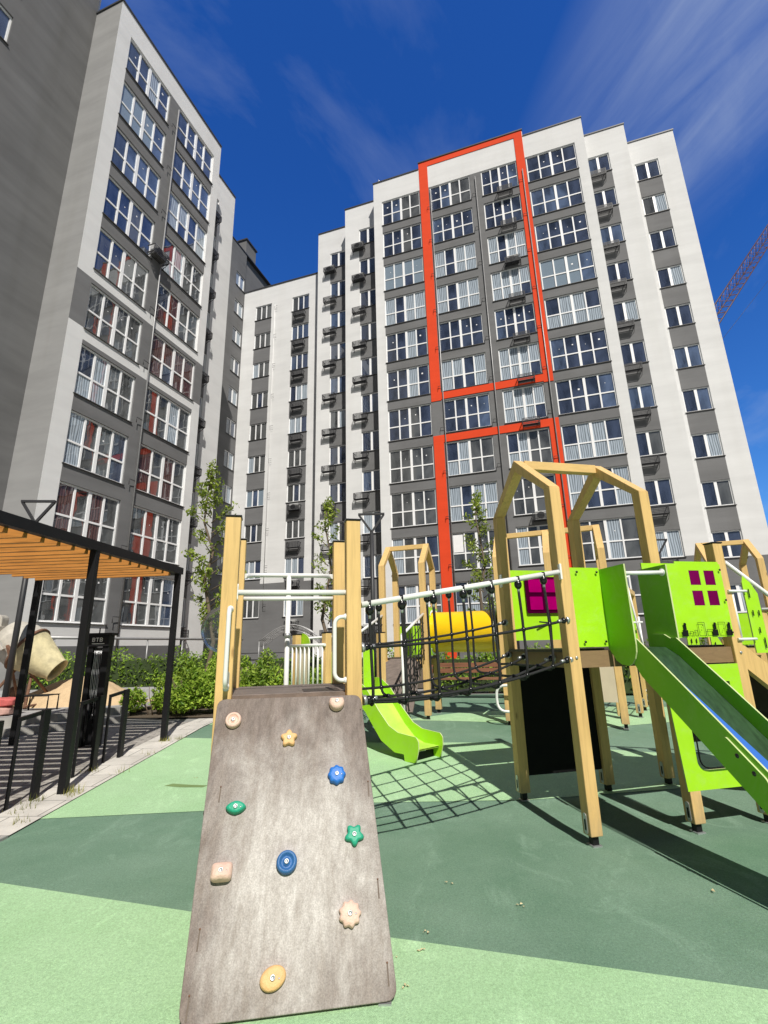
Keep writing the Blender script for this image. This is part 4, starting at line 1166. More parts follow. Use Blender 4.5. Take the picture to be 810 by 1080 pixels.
for k in range(7):
    t = .03+.145*k if k else .035
    n_top = Vector(lerp(N0, N1, t)); f_top = Vector(lerp(F0, F1, t))
    ctrl = [n_top-Vector((0, 0, .10))]+[at(l_, t) for l_ in RL]+[f_top-Vector((0, 0, .10))]
    # soft U through the knots
    pts = []
    for i in range(len(ctrl)-1):
        p0, p1, p2, p3 = ctrl[max(i-1, 0)], ctrl[i], ctrl[i+1], ctrl[min(i+2, len(ctrl)-1)]
        for j in range(5):
            u = j/5; pts.append(.5*((2*p1)+(-p0+p2)*u+(2*p0-5*p1+4*p2-p3)*u*u+(-p0+3*p1-3*p2+p3)*u**3))
    pts.append(ctrl[-1]); net.tube(pts, .0108, 7)
    for l_ in RL:
        kb_ = MB(); kb_.ball(at(l_, t), .020, 8, 6); knots.append(kb_)
    for top_ in (n_top, f_top):
        hang = MB(); hangs.append(hang)
        hang.ball(top_-Vector((0, 0, .045)), .031, 10, 7, 0, (1, 1, 1.25)); hang.tube([top_-Vector((0, 0, .065)), top_-Vector((0, 0, .105))], .011, 8, 1)
        hang.tube([top_+Vector((-.011, 0, -.0)), top_+Vector((.012, 0, -.0))], .0235, 10, 0); hang.tube([top_-Vector((0, 0, .012)), top_-Vector((0, 0, .03))], .02, 8, 1)
no_ = net.build('net', M['rope'], rb)
for kb_ in knots: kb_.build('knot', M['plastic'], no_)
for hg in hangs: hg.build('hanger', [M['plastic'], M['steel']], rb)
for (p, q, s) in lines:
    for a, b in ((p, q), (q, p)):
        ends = MB()
        a, b = Vector(a), Vector(b); dd = (b-a).normalized()
        ends.ball(a+dd*.03, .025, 10, 7, 0); ends.tube([a+dd*.055, a+dd*.09], .013, 8, 1); ends.tube([a-dd*.012, a+dd*.012], .032, 10, 1)
        ends.build('end_fitting', [M['plastic'], M['steel']], rb)

# ------------------------------------------------------------------ play towers behind
def bgtower(root, ox, oy, deg, bays, dep, zg, ze, za, deckz):
    f = FR(ox, oy, deg); n = len(bays)
    for a in bays:
        for b in (0, dep): post(f, a, b, zg, ze, root, cap=False, w=.11)
        gable(f, a, 0, dep, ze, za, root, w=.11)
    for i in range(n-1): ridge(f, bays[i], bays[i+1], dep/2, za, root)
    e, b_ = FV(deg)
    mb = MB(); mb.prism([(bays[0]-.04, .06), (bays[-1]+.04, .06), (bays[-1]+.04, dep-.06), (bays[0]-.04, dep-.06)], f(0, 0, deckz-.03), e, b_, .03); mb.build('deck', M['deckd'], root)
    mb = MB()
    for b in (0, dep):
        for i in range(n-1): mb.bar(f(bays[i]+.056, b, deckz-.10), f(bays[i+1]-.056, b, deckz-.10), .045, .12)
    mb.build('deck_beam', M['wood'], root)
    return f, e, b_
tc_ = thing('play_tower', (.6, 9.8, gz(9.8)), 'smaller timber house frame tower behind the net, with a net ramp climbing to it', 'play tower', 'timber towers at the back of the playground')
fC, eC, bC = bgtower(tc_, -.07, 9.5, -18, [0, .8], .88, .2, 2.975, 3.44, 1.25)
panel(tc_, fC, bC, fC(.80+.06, 0, 0), [(0.02, 1.28), (.86, 1.28), (.86, 2.16), (.02, 2.16)], .013, 'hpl')
panel(tc_, fC, eC, fC(0, .93, 0), [(0.06, 1.28), (.74, 1.28), (.74, 1.85), (.06, 1.85)], .013, 'hpl')
# net ramp with plate and two rails
ramp_ = MB()
def rp(a, b, z): return Vector(fC(a, b, z))
ramp_.prism([(.02, 0), (.78, 0), (.78, 1.0), (.62, 1.16), (.18, 1.16), (.02, 1.0)], rp(0, -.95, .42), eC, (rp(0, -.02, 1.30)-rp(0, -.95, .42)).normalized(), .03)
ro = ramp_.build('ramp', M['deck'], tc_)
for a in (0.0, .80):
    mb = MB(); mb.tube([rp(a, -.06, 2.02), rp(a, -1.5, 1.62)], .024, 8); mb.tube([rp(a, -1.5, 1.62), rp(a, -1.5, .2)], .02, 8); mb.build('handrail', M['whitem'], ro)
nt_ = MB()
for a in (0.0, .80):
    for k in range(8):
        b = -.1-1.35*k/7; zt_, zb_ = 2.0+(b+.06)*.28, 1.25+(b+.02)*.62
        nt_.tube([rp(a, b, zt_), rp(a, b, zb_)], .008, 5)
    for k in range(1, 5): nt_.tube([rp(a, -.06, 1.22+(.8*k/5)), rp(a, -1.45, .42+(1.2*k/5))], .008, 5)
    for k in range(5): nt_.tube([rp(a, -.1-.27*k, 1.9-.08*k), rp(a, -.37-.27*k, 1.06-.15*k)], .008, 5)
nt_.build('net', M['rope'], ro)

td = thing('play_tower', (2.8, 8.9, gz(8.9)), 'long timber tower with three house gables, seen between the posts of the front tower', 'play tower', 'timber towers at the back of the playground')
fD, eD, bD = bgtower(td, 1.97, 8.62, -21, [0, .86, 1.72], .92, .17, 2.94, 3.45, 1.3)
panel(td, fD, bD, fD(-.07, 0, 0), [(0.02, 1.33), (.90, 1.33), (.90, 2.2), (.02, 2.2)], .013, 'hpl')
panel(td, fD, eD, fD(0, .98, 0), [(0.92, 1.33), (1.66, 1.33), (1.66, 2.0), (.92, 2.0)], .013, 'hpl')
panel(td, fD, eD, fD(0, -.05, 0), [(1.02, .70), (1.30, .55), (1.66, .55), (1.66, 1.2), (1.02, 1.2)], .012, 'beige')
mb = MB()
for k in range(5): mb.tube([fD(1.76+.085*k, -.2, 1.35), fD(1.66+.085*k, -.2, 2.42)], .016, 6)
mb.tube([fD(1.62, -.2, 2.42), fD(2.05, -.2, 2.42)], .02, 6); mb.tube([fD(1.68, -.2, 1.72), fD(2.15, -.2, 1.72)], .016, 6); mb.build('ladder_rail', M['whitem'], td)
panel(td, fD, eD, fD(0, -.09, 0), rrect(1.80, 1.33, 2.06, 1.98, .10), .012, 'hpl')
hp = MB(); ctr_ = Vector(fD(.05, -.20, .60)); pts = []
for i in range(25):
    t = 2*math.pi*i/24; q = ctr_+eD*(.20*math.copysign(abs(math.cos(t))**.6, math.cos(t)))+Vector((0, 0, .20*math.copysign(abs(math.sin(t))**.7, math.sin(t)))); pts.append(q)
hp.tube(pts, .022, 8, cap=False); hp.tube([ctr_+eD*.2, fD(.05+.0, -.05, .6)], .015, 6); hp.build('hoop_step', M['whitem'], td)
cf = thing('climbing_net_frame', (4.7, 9.7, gz(9.7)), 'timber climbing frame with a black net and white rungs behind the front tower', 'climbing frame')
fN = FR(4.25, 8.91, 58.6)
for a in (0, .9, 1.8): post(fN, a, 0, .2, 2.35, cf, w=.11, cap=False)
mb = MB(); mb.bar(fN(-.05, 0, 2.40), fN(1.85, 0, 2.40), .11, .10); mb.build('beam', M['woodx'], cf, bev=.004)
mb = MB()
for k in range(7): mb.tube([fN(.06, 0, .5+.27*k), fN(.84, 0, .5+.27*k)], .009, 5); mb.tube([fN(.12+.11*k, 0, .45), fN(.12+.11*k, 0, 2.34)], .009, 5)
mb.build('net', M['rope'], cf)
mb = MB()
for k in range(6): mb.tube([fN(.96, 0, .5+.3*k), fN(1.74, 0, .5+.3*k)], .018, 6)
mb.tube([fN(1.0, -.12, .3), fN(1.0, -.12, 1.9)], .02, 6); mb.build('rung', M['whitem'], cf)
# yellow tunnel
ty = thing('tunnel', (1.5, 9.45, gz(9.45)), 'bright yellow plastic crawl tunnel bridging the two rear timber towers', 'play tunnel')
pC = Vector(fC(.88, .44, 1.70)); pD = Vector(fD(-.09, .46, 1.68)); ax = (pD-pC); L_ = ax.length
mb = MB(); prof = [(.001+(L_-.002)*i/12, .37) for i in range(13)]
mb.lathe(prof, pC, ax, 32); tb = mb.build('tube', M['yellow'], ty)
mb = MB(); a_ = ax.normalized(); sd = a_.cross(Z).normalized(); 
for q in (pC+a_*.03, pD-a_*.03):
    for i in range(14):
        t = 2*math.pi*i/14; mb.ball(q+sd*(.395*math.cos(t))+Z*(.395*math.sin(t)), .016, 6, 4)
mb.build('bolt', M['steel'], tb)
mb = MB()
for q in (pC+a_*.012, pD-a_*.012):
    pts = [q+sd*(.40*math.cos(2*math.pi*i/32))+Z*(.40*math.sin(2*math.pi*i/32)) for i in range(33)]; mb.tube(pts, .02, 6, cap=False)
mb.build('flange', M['whitem'], tb)

tf = thing('play_tower', (7.0, 9.9, gz(9.9)), 'timber house frame at the far right, beyond the stair of the front tower', 'play tower', 'timber towers at the back of the playground')
fF, eF, bF = bgtower(tf, 6.45, 9.7, -18, [0, .85], .9, .2, 2.93, 3.40, 1.3)
panel(tf, fF, eF, fF(0, -.06, 0), [(0.06, 1.33), (.84, 1.33), (.84, 1.9), (.06, 1.9)], .013, 'hpl')
tf2 = thing('play_panel_wall', (7.0, 8.5, gz(8.5)), 'low orange brown play panel on two timber posts at the right edge', 'play panel')
mb = MB(); mb.bar((6.45, 8.6, .2), (6.45, 8.6, 1.9), .10); mb.bar((7.6, 8.4, .2), (7.6, 8.4, 1.9), .10); mb.build('post', M['wood'], tf2, bev=.004)
mb = MB(); mb.prism([(0, 1.35), (1.1, 1.35), (1.1, 1.85), (0, 1.85)], (6.5, 8.6, 0), (.985, -.17, 0), Z, .012); mb.build('panel', pmat('orange_brown_panel', (.28, .08, .02), .5, .3), tf2)
mb = MB(); mb.tube([(6.4, 8.53, 1.92), (7.7, 8.32, 1.92)], .02, 6); mb.build('rail', M['whitem'], tf2)

# small toddler tower and its lime slide behind the climbing tower
tg = thing('toddler_tower', (-.5, 7.7, gz(7.7)), 'low toddler platform with white bars and a short lime green slide', 'play tower')
sv, tv = Vector((.66, -.75, 0)), Vector((.75, .66, 0)); G0 = Vector((-.85, 7.1, 0))
def fG(a, b, z=0): q = G0+tv*a-sv*b; return (q.x, q.y, z)      # a along the slide side, b backwards
for (a, b) in ((0, 0), (1.0, 0), (0, .8), (1.0, .8)): post(fG, a, b, .13, 1.66, tg, w=.10)
mb = MB(); q = [fG(.06, 0, .84), fG(.94, 0, .84), fG(.94, .8, .84), fG(.06, .8, .84)]
mb.prism([(0.04, 0), (.96, 0), (.96, .8), (.04, .8)], Vector(fG(0, 0, .82)), tv, -sv, .03); mb.build('deck', M['deckd'], tg)
mb = MB()
for k in range(8):
    b = .0+.8*k/7
    mb.tube([Vector(fG(-.07, b, .88)), Vector(fG(-.07, b, 1.50))], .014, 6)
mb.tube([fG(-.07, -.06, 1.50), fG(-.07, .86, 1.50)], .02, 8); mb.tube([fG(-.07, -.06, .90), fG(-.07, .86, .90)], .014, 6)
mb.tube([fG(-.02, .9, 1.60), fG(.9, .9, 1.64)], .02, 8)
mb.build('guard_rail', M['whitem'], tg)
mb = MB(); mb.prism([(.40, .86), (.66, .86), (.78, 1.50), (.36, 1.50)], Vector(fG(-.045, 0, 0)), -sv, Z, .012, 0, 1); mb.build('panel', [M['beige'], M['hple']], tg)
mb = MB(); mb.prism([(.30+.22*math.cos(R(a_)), 1.52+.16*math.sin(R(a_))) for a_ in range(0, 181, 15)], Vector(fG(.06, .45, 0)), -sv, Z, .012, 0, 1); mb.build('panel', [M['hpl'], M['hple']], tg)
mb = MB(); mb.prism(rrect(.60, .70, .80, 1.44, .06), Vector(fG(0, -.07, 0)), tv, Z, -.012, 0, 1); mb.build('panel', [M['hpl'], M['hple']], tg)
mb = MB(); mb.prism(rrect(.04, .88, .36, 1.44, .06), Vector(fG(0, -.07, 0)), tv, Z, -.012, 0, 1); mb.build('panel', [M['hpl'], M['hple']], tg)
# slide
pr = [(0, .86), (.12, .86), (.35, .72), (.62, .44), (.82, .29), (.98, .24), (1.25, .235)]
ss = MB(); s0_, s1_ = .45, .88
def GS(a, d, z): q = G0+tv*a+sv*d; return Vector((q.x, q.y, z))
for i in range(len(pr)-1):
    for dz in (0, -.015):
        ss.face([GS(s0_, pr[i][0], pr[i][1]+dz), GS(s1_, pr[i][0], pr[i][1]+dz), GS(s1_, pr[i+1][0], pr[i+1][1]+dz), GS(s0_, pr[i+1][0], pr[i+1][1]+dz)])
so = ss.build('slide', M['limech'], tg)
for s, t in ((s0_, .014), (s1_, .014)):
    up = [(0, 1.02), (.12, 1.02), (.33, .90), (.58, .64), (.78, .47), (.95, .405), (1.18, .39), (1.27, .385), (1.31, .34), (1.31, .25), (1.26, .10), (1.06, .09), (1.05, .17), (.88, .17), (.62, .28), (.30, .60), (.05, .78), (0, .78)]
    mb = MB(); mb.prism(rpoly(up, .012, 2), GS(s, 0, 0), sv, Z, t, 0, 1); b_o = mb.build('side_board', [M['hpl'], M['hple']], so)
    mb = MB()
    for (dd, zz_) in ((.3, .74), (.5, .5), (.75, .34), (1.1, .3), (1.1, .24)):
        mb.lathe([(0, .0001), (0, .009), (.004, .009), (.005, .0001)], GS(s-.0005, dd, zz_), -tv, 8)
    mb.build('bolt', M['plastic'], b_o)
mb = MB(); mb.bar(GS(.5, 1.1, .05), GS(.5, 1.1, .2), .04); mb.bar(GS(.8, 1.1, .05), GS(.8, 1.1, .2), .04); mb.bar(GS(.48, 1.14, .13), GS(.86, 1.14, .13), .02, .10); mb.build('leg', M['black'], so)

# ------------------------------------------------------------------ benches
def bench(x, y, rz, L, label, back=True):
    z = gz(y); r = thing('bench', (x, y, z), label, 'bench', rz=rz)
    mb = MB()
    for k in range(4): mb.box(-L/2, -.22+.12*k, .44, L/2, -.12+.12*k, .475)
    mb.build('seat', M['bench'], r, world=False)
    mb = MB()
    if back:
        for k in range(2): mb.box(-L/2, .27+.02*k, .58+.13*k, L/2, .295+.02*k, .69+.13*k)
        mb.build('backrest', M['bench'], r, world=False)
    for s in (-L/2+.15, L/2-.15):
        mb = MB(); mb.box(s-.03, -.2, 0, s+.03, -.14, .44); mb.box(s-.03, .18, 0, s+.03, .26, .84 if back else .44); mb.box(s-.03, -.14, .38, s+.03, .18, .44); mb.build('leg', M['black'], r, world=False)
bench(2.05, 12.6, -.31, 2.2, 'brown slatted bench with black legs behind the yellow tunnel')
bench(-2.6, 10.75, -.1, 1.5, 'backless dark brown slatted bench half hidden behind the climbing tower', False)

# ------------------------------------------------------------------ pergola
pg = thing('pergola', (-4.6, 5.6, 0), 'black steel pergola roofed with orange timber slats', 'pergola')
ZP0, ZP1 = 2.60, 2.76
def zp(y): return 2.68+.028*(y-5.5)
for (x, y) in ((-3.43, 5.68), (-3.43, 8.04), (-5.72, 8.04), (-5.72, 5.68), (-3.43, 2.6), (-5.72, 2.6)):
    mb = MB(); mb.box(x-.04, y-.04, gz(y)-.02, x+.04, y+.04, zp(y)-.05); mb.build('post', M['black'], pg, bev=.004)
mb = MB()
for x in (-3.43, -5.72): mb.bar((x, 2.4, zp(2.4)), (x, 8.14, zp(8.14)), .09, .11)
for y in (2.45, 8.09): mb.bar((-3.486, y, zp(y)-.005), (-5.664, y, zp(y)-.005), .10, .12)
mb.build('roof_frame', M['black'], pg)
for k in range(22):
    y = 2.62+k*.25
    mb = MB(); j = random.uniform(-.006, .006); mb.bar((-3.49, y, zp(y)-.005+j), (-5.66, y, zp(y)-.03+j), .045, .18); mb.build('roof_slat', M['slat'], pg, bev=.004)

# bicycle stands
def bikestand(x, y, label):
    r = thing('bicycle_stand', (x, y, gz(y)), label, 'bicycle stand', 'black bicycle stands beside the pergola')
    z = gz(y); mb = MB(); mb.box(-.02, -.05, 0, .02, .05, .86); mb.build('post', M['black'], r, world=False, bev=.003)
    mb = MB(); mb.bar((0, .05, .845), (-.06, -.30, .80), .04, .035); mb.build('arm', M['black'], r, world=False)
    mb = MB(); mb.bar((-.06, -.295, 0), (-.06, -.295, .79), .018, .03); mb.build('rod', M['black'], r, world=False)
for x, y, l_ in ((-3.62, 4.86, 'black bicycle stand nearest the camera at the left edge of the photo'), (-3.62, 5.52, 'black bicycle stand just left of the near pergola post'), (-3.61, 6.52, 'black bicycle stand just beyond the near pergola post'), (-3.60, 7.12, 'black bicycle stand farthest back in the row')):
    bikestand(x, y, l_)
# repair station
rs = thing('repair_station', (-4.42, 7.8, gz(7.8)), 'tall black bicycle repair station with white letters at its top', 'repair station')
zb = gz(7.8)
mb = MB(); mb.box(-.17, -.05, 0, -.09, .07, 1.42); mb.box(.05, -.05, 0, .15, .07, 1.42); mb.box(-.09, .0, .02, .05, .07, 1.40); mb.build('column', M['black'], rs, world=False, bev=.006)
mb = MB(); mb.box(-.17, -.08, 1.42, .15, .09, 1.58); mb.box(-.22, -.10, 1.58, .20, .10, 1.62); mb.box(-.05, -.02, 1.62, -.035, 0, 1.70); mb.build('head', M['black'], rs, world=False, bev=.006)
def letters(root, txt, x, z, h, mat):
    G = {'B': [(0, 0, .18, 1), (.18, .84, .62, 1), (.18, .42, .62, .58), (.18, 0, .62, .16), (.56, .58, .74, .84), (.56, .16, .74, .42)], 'T': [(.0, .84, .74, 1), (.28, 0, .46, .84)]}
    mb = MB()
    for ch in txt:
        for (a, b, c_, d_) in G[ch]: mb.box(x+a*h, -.083, z+b*h, x+c_*h, -.0805, z+d_*h)
        x += h*.95
    return mb
mb = letters(rs, 'BTB', -.10, 1.49, .06, 'sign'); mb.box(-.10, -.083, 1.455, .09, -.0805, 1.465); mb.build('lettering', M['sign'], rs, world=False)
mb = MB()
for k in range(6):
    x = -.075+k*.022; L_ = random.uniform(.7, .95); pts = [(x+.006*math.sin(j*1.3+k), -.02, 1.40-L_*j/6) for j in range(7)]; mb.tube(pts, .005, 5)
    mb.tube([pts[-1], (pts[-1][0], -.02, pts[-1][2]-.14)], .010, 6, m=1)
mb.build('tool', [M['steel'], M['plastic']], rs, world=False)
mb = MB(); mb.tube([(-.02, -.10, .12), (-.02, -.10, .62)], .022, 8); mb.tube([(-.10, -.10, .64), (.08, -.10, .64)], .012, 6); mb.build('pump', M['black'], rs, world=False)

# ------------------------------------------------------------------ cement mixer, sand, sacks
mx_ = thing('cement_mixer', (-7.6, 10.6, .44), 'cement spattered mixer with a tilted drum pouring towards the sand pile', 'cement mixer')
mc = Vector((-7.72, 10.7, 1.66)); dax = Vector((.80, .10, -.56)).normalized()
mb = MB()
mb.lathe([(-.46, .02), (-.46, .26), (-.42, .34), (-.14, .46), (.12, .47)], mc, dax, 28)
dr = mb.build('drum', M['mixer'], mx_)
mb = MB(); mb.lathe([(.12, .472), (.20, .45), (.86, .24), (.90, .255), (.92, .25), (.90, .23), (.84, .225), (.18, .43)], mc, dax, 28); mb.build('drum_mouth', M['mixery'], dr)
mb = MB(); mb.lathe([(.105, .475), (.105, .50), (.155, .50), (.155, .470)], mc, dax, 36); mb.build('gear_ring', M['rust'], dr)
mb = MB(); sdx = dax.cross(Z).normalized(); upx = sdx.cross(dax)
for s in (-1, 1):
    mb.bar(mc+sdx*s*.55+dax*.0-upx*.1, mc+sdx*s*.55-dax*.55+upx*.05, .10, .06)
mb.bar(mc+sdx*.58-dax*.55+upx*.05, mc-sdx*.58-dax*.55+upx*.05, .09, .10); mb.build('yoke', M['mixer'], mx_, bev=.01)
mb = MB(); mb.prism(rrect(-.20, -.25, .20, .28, .10), mc-dax*.62+upx*.02+sdx*.0-Vector((.10, .18, 0)), Vector((.9, .2, 0)).normalized(), Z, -.30); mb.build('motor_housing', M['mixer'], mx_, bev=.02)
mb = MB()
mb.tube([mc+sdx*.55, (-7.9, 11.1, .46)], .03, 6); mb.tube([mc-sdx*.55, (-7.9, 10.0, .46)], .03, 6); mb.tube([mc-sdx*.55, (-7.1, 10.15, .46)], .03, 6); mb.tube([mc+sdx*.55, (-7.1, 11.1, .46)], .03, 6)
mb.tube([(-7.9, 11.1, .5), (-7.9, 10.0, .5)], .025, 6); mb.tube([(-7.1, 10.15, .5), (-7.1, 11.1, .5)], .025, 6); mb.build('frame', M['rust'], mx_)
for y in (10.0, 11.15):
    mb = MB(); mb.lathe([(-.05, .12), (-.05, .24), (0, .27), (.05, .24), (.05, .12)], (-8.05, y, .71), (0, 1, 0), 20); mb.lathe([(-.04, .001), (-.04, .12), (.04, .12), (.04, .001)], (-8.05, y, .71), (0, 1, 0), 14, m=1)
    mb.build('wheel', [M['mixer'], M['rust']], mx_)
mb = MB(); pts = [(-8.1, 10.0, 1.25), (-7.7, 9.8, .9), (-7.4, 9.75, .75), (-7.2, 9.8, .55), (-7.5, 9.85, .47)]; mb.tube(pts, .012, 6); mb.build('cable', M['wire'], mx_)
def heap(name, x, y, z, rx, ry, h, mat, label, cat):
    me = bpy.data.meshes.new(name); bm = bmesh.new(); n = 44; g = {}
    rg = random.Random(5); ph = [rg.uniform(0, 6) for _ in range(6)]
    for i in range(n+1):
        for j in range(n+1):
            u, v = -1+2*i/n, -1+2*j/n; r = math.hypot(u, v); k = 1+.10*math.sin(3*math.atan2(v, u)+ph[0])+.07*math.sin(5*math.atan2(v, u)+ph[1])
            t = max(0, 1-r/k); hh = h*(t**.85)*(1+.12*math.sin(7*u+ph[2])*math.cos(6*v+ph[3]))+(.012*rg.uniform(-1, 1) if t > 0 else -.03)
            g[i, j] = bm.verts.new((u*rx, v*ry, hh))
    for i in range(n):
        for j in range(n): bm.faces.new((g[i, j], g[i+1, j], g[i+1, j+1], g[i, j+1])).smooth = True
    bm.to_mesh(me); bm.free(); me.materials.append(mat); o = bpy.data.objects.new(name, me); col.objects.link(o); o.location = (x, y, z)
    return tag(o, label, cat)
heap('sand_pile', -6.7, 11.3, .43, 1.35, 1.0, .62, M['sand'], 'pile of yellow building sand under the mixer mouth', 'sand pile')
def sack(x, y, z, rz, mat, label):
    me = bpy.data.meshes.new('sack'); bm = bmesh.new(); bmesh.ops.create_cube(bm, size=1)
    bmesh.ops.subdivide_edges(bm, edges=bm.edges[:], cuts=7, use_grid_fill=True); rg = random.Random(int(x*100))
    for v in bm.verts:
        a, b, c_ = v.co*2; k = (1-abs(a)**4*.35)*(1-abs(b)**4*.3)
        v.co = Vector((a*.30*(1-.05*abs(b)), b*.19*(1-.08*abs(a)**3), c_*.075*k+.006*rg.uniform(-1, 1)))
    for f in bm.faces: f.smooth = True
    bm.to_mesh(me); bm.free(); me.materials.append(mat); o = bpy.data.objects.new('sack', me); col.objects.link(o); o.location = (x, y, z); o.rotation_euler.z = rz
    return tag(o, label, 'sack')
sack(-6.98, 9.25, .52, .2, M['pinksack'], 'dusty pale sack at the bottom of the small stack'); sack(-6.95, 9.3, .665, .1, M['redsack'], 'red sack lying on top of the dusty sack')
sack(-7.5, 9.05, .52, .5, M['redsack'], 'red sack lying to the left of the small stack')
fr_ = thing('low_trestle', (-6.5, 9.75, .44), 'small low black metal trestle beside the red sacks', 'trestle')
mb = MB(); mb.tube([(-.45, 0, 0), (-.45, 0, .28), (.1, 0, .28), (.1, 0, 0)], .015, 6); mb.tube([(-.45, .3, 0), (-.45, .3, .28), (.1, .3, .28), (.1, .3, 0)], .015, 6); mb.bar((-.47, .15, .285), (.12, .15, .285), .32, .012); mb.build('frame', M['black'], fr_, world=False)

# ------------------------------------------------------------------ lamps
def lamp(x, y, zt_, label, rz=0):
    z = gz(y); r = thing('street_lamp', (x, y, z), label, 'street lamp', 'courtyard lamps with triangle heads', rz=rz); h = zt_-z
    mb = MB(); mb.tube([(0, 0, 0), (0, 0, h-.45)], [.06, .05], 10); mb.build('pole', M['wire'], r, world=False)
    mb = MB(); mb.bar((0, 0, h-.46), (-.32, 0, h), .05, .05, (0, 1, 0)); mb.bar((0, 0, h-.46), (.32, 0, h), .05, .05, (0, 1, 0)); mb.bar((-.34, 0, h+.02), (.34, 0, h+.02), .07, .045)
    mb.build('lamp_head', M['wire'], r, world=False)
lamp(-7.40, 10.0, 4.62, 'dark lamp with a triangular head rising behind the pergola roof', .1)
lamp(-.33, 12.2, 4.75, 'dark lamp with a triangular head between the climbing tower and the net')
lamp(9.05, 16, 4.65, 'dark lamp mostly hidden behind the green window panel')
# floodlight box near the left tree
fl = thing('floodlight', (-3.55, 11.2, .2), 'dark spotlight on a thin pole just left of the climbing tower', 'floodlight')
mb = MB(); mb.tube([(0, 0, 0), (0, 0, 3.1)], .03, 8); mb.build('pole', M['wire'], fl, world=False)
mb = MB(); mb.bar((-.26, -.1, 3.05), (.05, 0, 3.32), .16, .14); mb.build('lamp_head', M['wire'], fl, world=False, bev=.02)

# ------------------------------------------------------------------ planting
def leaves(mb, c, n, rx, ry, rz_, size, rng, flat=.5, shell=.35):
    for _ in range(n):
        while True:
            u, v, w = rng.uniform(-1, 1), rng.uniform(-1, 1), rng.uniform(-1, 1); r = math.sqrt(u*u+v*v+w*w)
            if r < 1 and r > shell*rng.random(): break
        p = Vector((c[0]+u*rx, c[1]+v*ry, c[2]+w*rz_)); s = size*rng.uniform(.55, 1.25)
        nr = Vector((rng.gauss(0, 1), rng.gauss(0, 1)-.3, rng.gauss(0, 1)+flat)).normalized()
        t = nr.cross(Vector((rng.gauss(0, 1), rng.gauss(0, 1), rng.gauss(0, 1)))).normalized(); b = nr.cross(t)
        mb.face([p-t*s, p-t*s*.25+b*s*.42+nr*s*.12, p+t*s, p-t*s*.25-b*s*.42+nr*s*.12])
def stick(mb, p, q, r0, r1, rng, n=4):
    p, q = Vector(p), Vector(q); pts = [p]
    for i in range(1, n): pts.append(p.lerp(q, i/n)+Vector((rng.uniform(-1, 1), rng.uniform(-1, 1), 0))*(q-p).length*.03)
    pts.append(q); mb.tube(pts, [r0+(r1-r0)*i/n for i in range(n+1)], 6)
def tree(x, y, zt_, zc0, w, label, seed, dens=1.0, lean=0):
    rng = random.Random(seed); z = gz(y); r = thing('tree', (x, y, z), label, 'tree', 'young courtyard trees')
    tr = MB(); top = Vector((x+lean, y, zt_-.15)); stick(tr, (x, y, z), top, .065, .012, rng, 8)
    lf = MB(); H_ = zt_-zc0
    n = int(26*dens)
    for i in range(n):
        t = (i+.3)/n; zz = zc0+H_*t*.96; ww = w*(math.sin(math.pi*min(1, .18+t*.85))**.8)*rng.uniform(.45, 1.1); a = i*2.4+rng.uniform(-.5, .5)
        st_ = Vector((x+lean*t, y, zz-.15*H_*.3)); e_ = Vector((x+lean*t+ww*math.cos(a), y+ww*math.sin(a), zz+.18))
        stick(tr, st_, e_, .016, .005, rng, 3)
        for k in range(3):
            q = st_.lerp(e_, .45+.28*k); leaves(lf, q, int(24*rng.uniform(.3, 1.5)), .15, .15, .13, .062, rng, .4, 0)
    leaves(lf, top, 40, .12, .12, .30, .045, rng, .4, 0)
    tr.build('trunk', M['bark'], r); lf.build('crown', M['leaft'], r, fix=False)
tree(-4.25, 12.1, 6.25, 2.0, .86, 'young tree with sparse foliage left of the climbing tower', 11, 1.2, -.25)
tree(-1.62, 13.8, 5.75, 2.2, .55, 'slim young tree seen between the posts of the climbing tower', 12, .75)
tree(2.75, 13.9, 5.8, 2.0, .62, 'young tree in front of the orange framed facade', 13, .85)

def shrub(x, y, rx, ry, h, n, rng, mat, label, group, size=.05, name='shrub'):
    z = gz(y); r = thing(name, (x, y, z), label, 'shrub', group)
    mb = MB()
    for _ in range(max(6, int(rx*ry*16))):
        a, k = rng.uniform(0, 6.28), math.sqrt(rng.random())*.85; px, py = x+rx*k*math.cos(a), y+ry*k*math.sin(a); hh = h*rng.uniform(.45, 1.0)*(1-.3*k*k)
        leaves(mb, (px, py, z+hh*.62), n//max(6, int(rx*ry*16)), .26, .26, hh*.48, size, rng, .7, .3)
    mb.build('foliage', M[mat], r, fix=False)
    st_ = MB()
    for k in range(7):
        a = rng.uniform(0, 6.28); stick(st_, (x+.2*rx*math.cos(a), y+.2*ry*math.sin(a), z), (x+.7*rx*math.cos(a), y+.7*ry*math.sin(a), z+h*.7), .012, .005, rng, 3)
    st_.build('stem', M['bark'], r)
rng = random.Random(21)
grp = 'leafy shrubs in the bed beside the paving'
k = 0
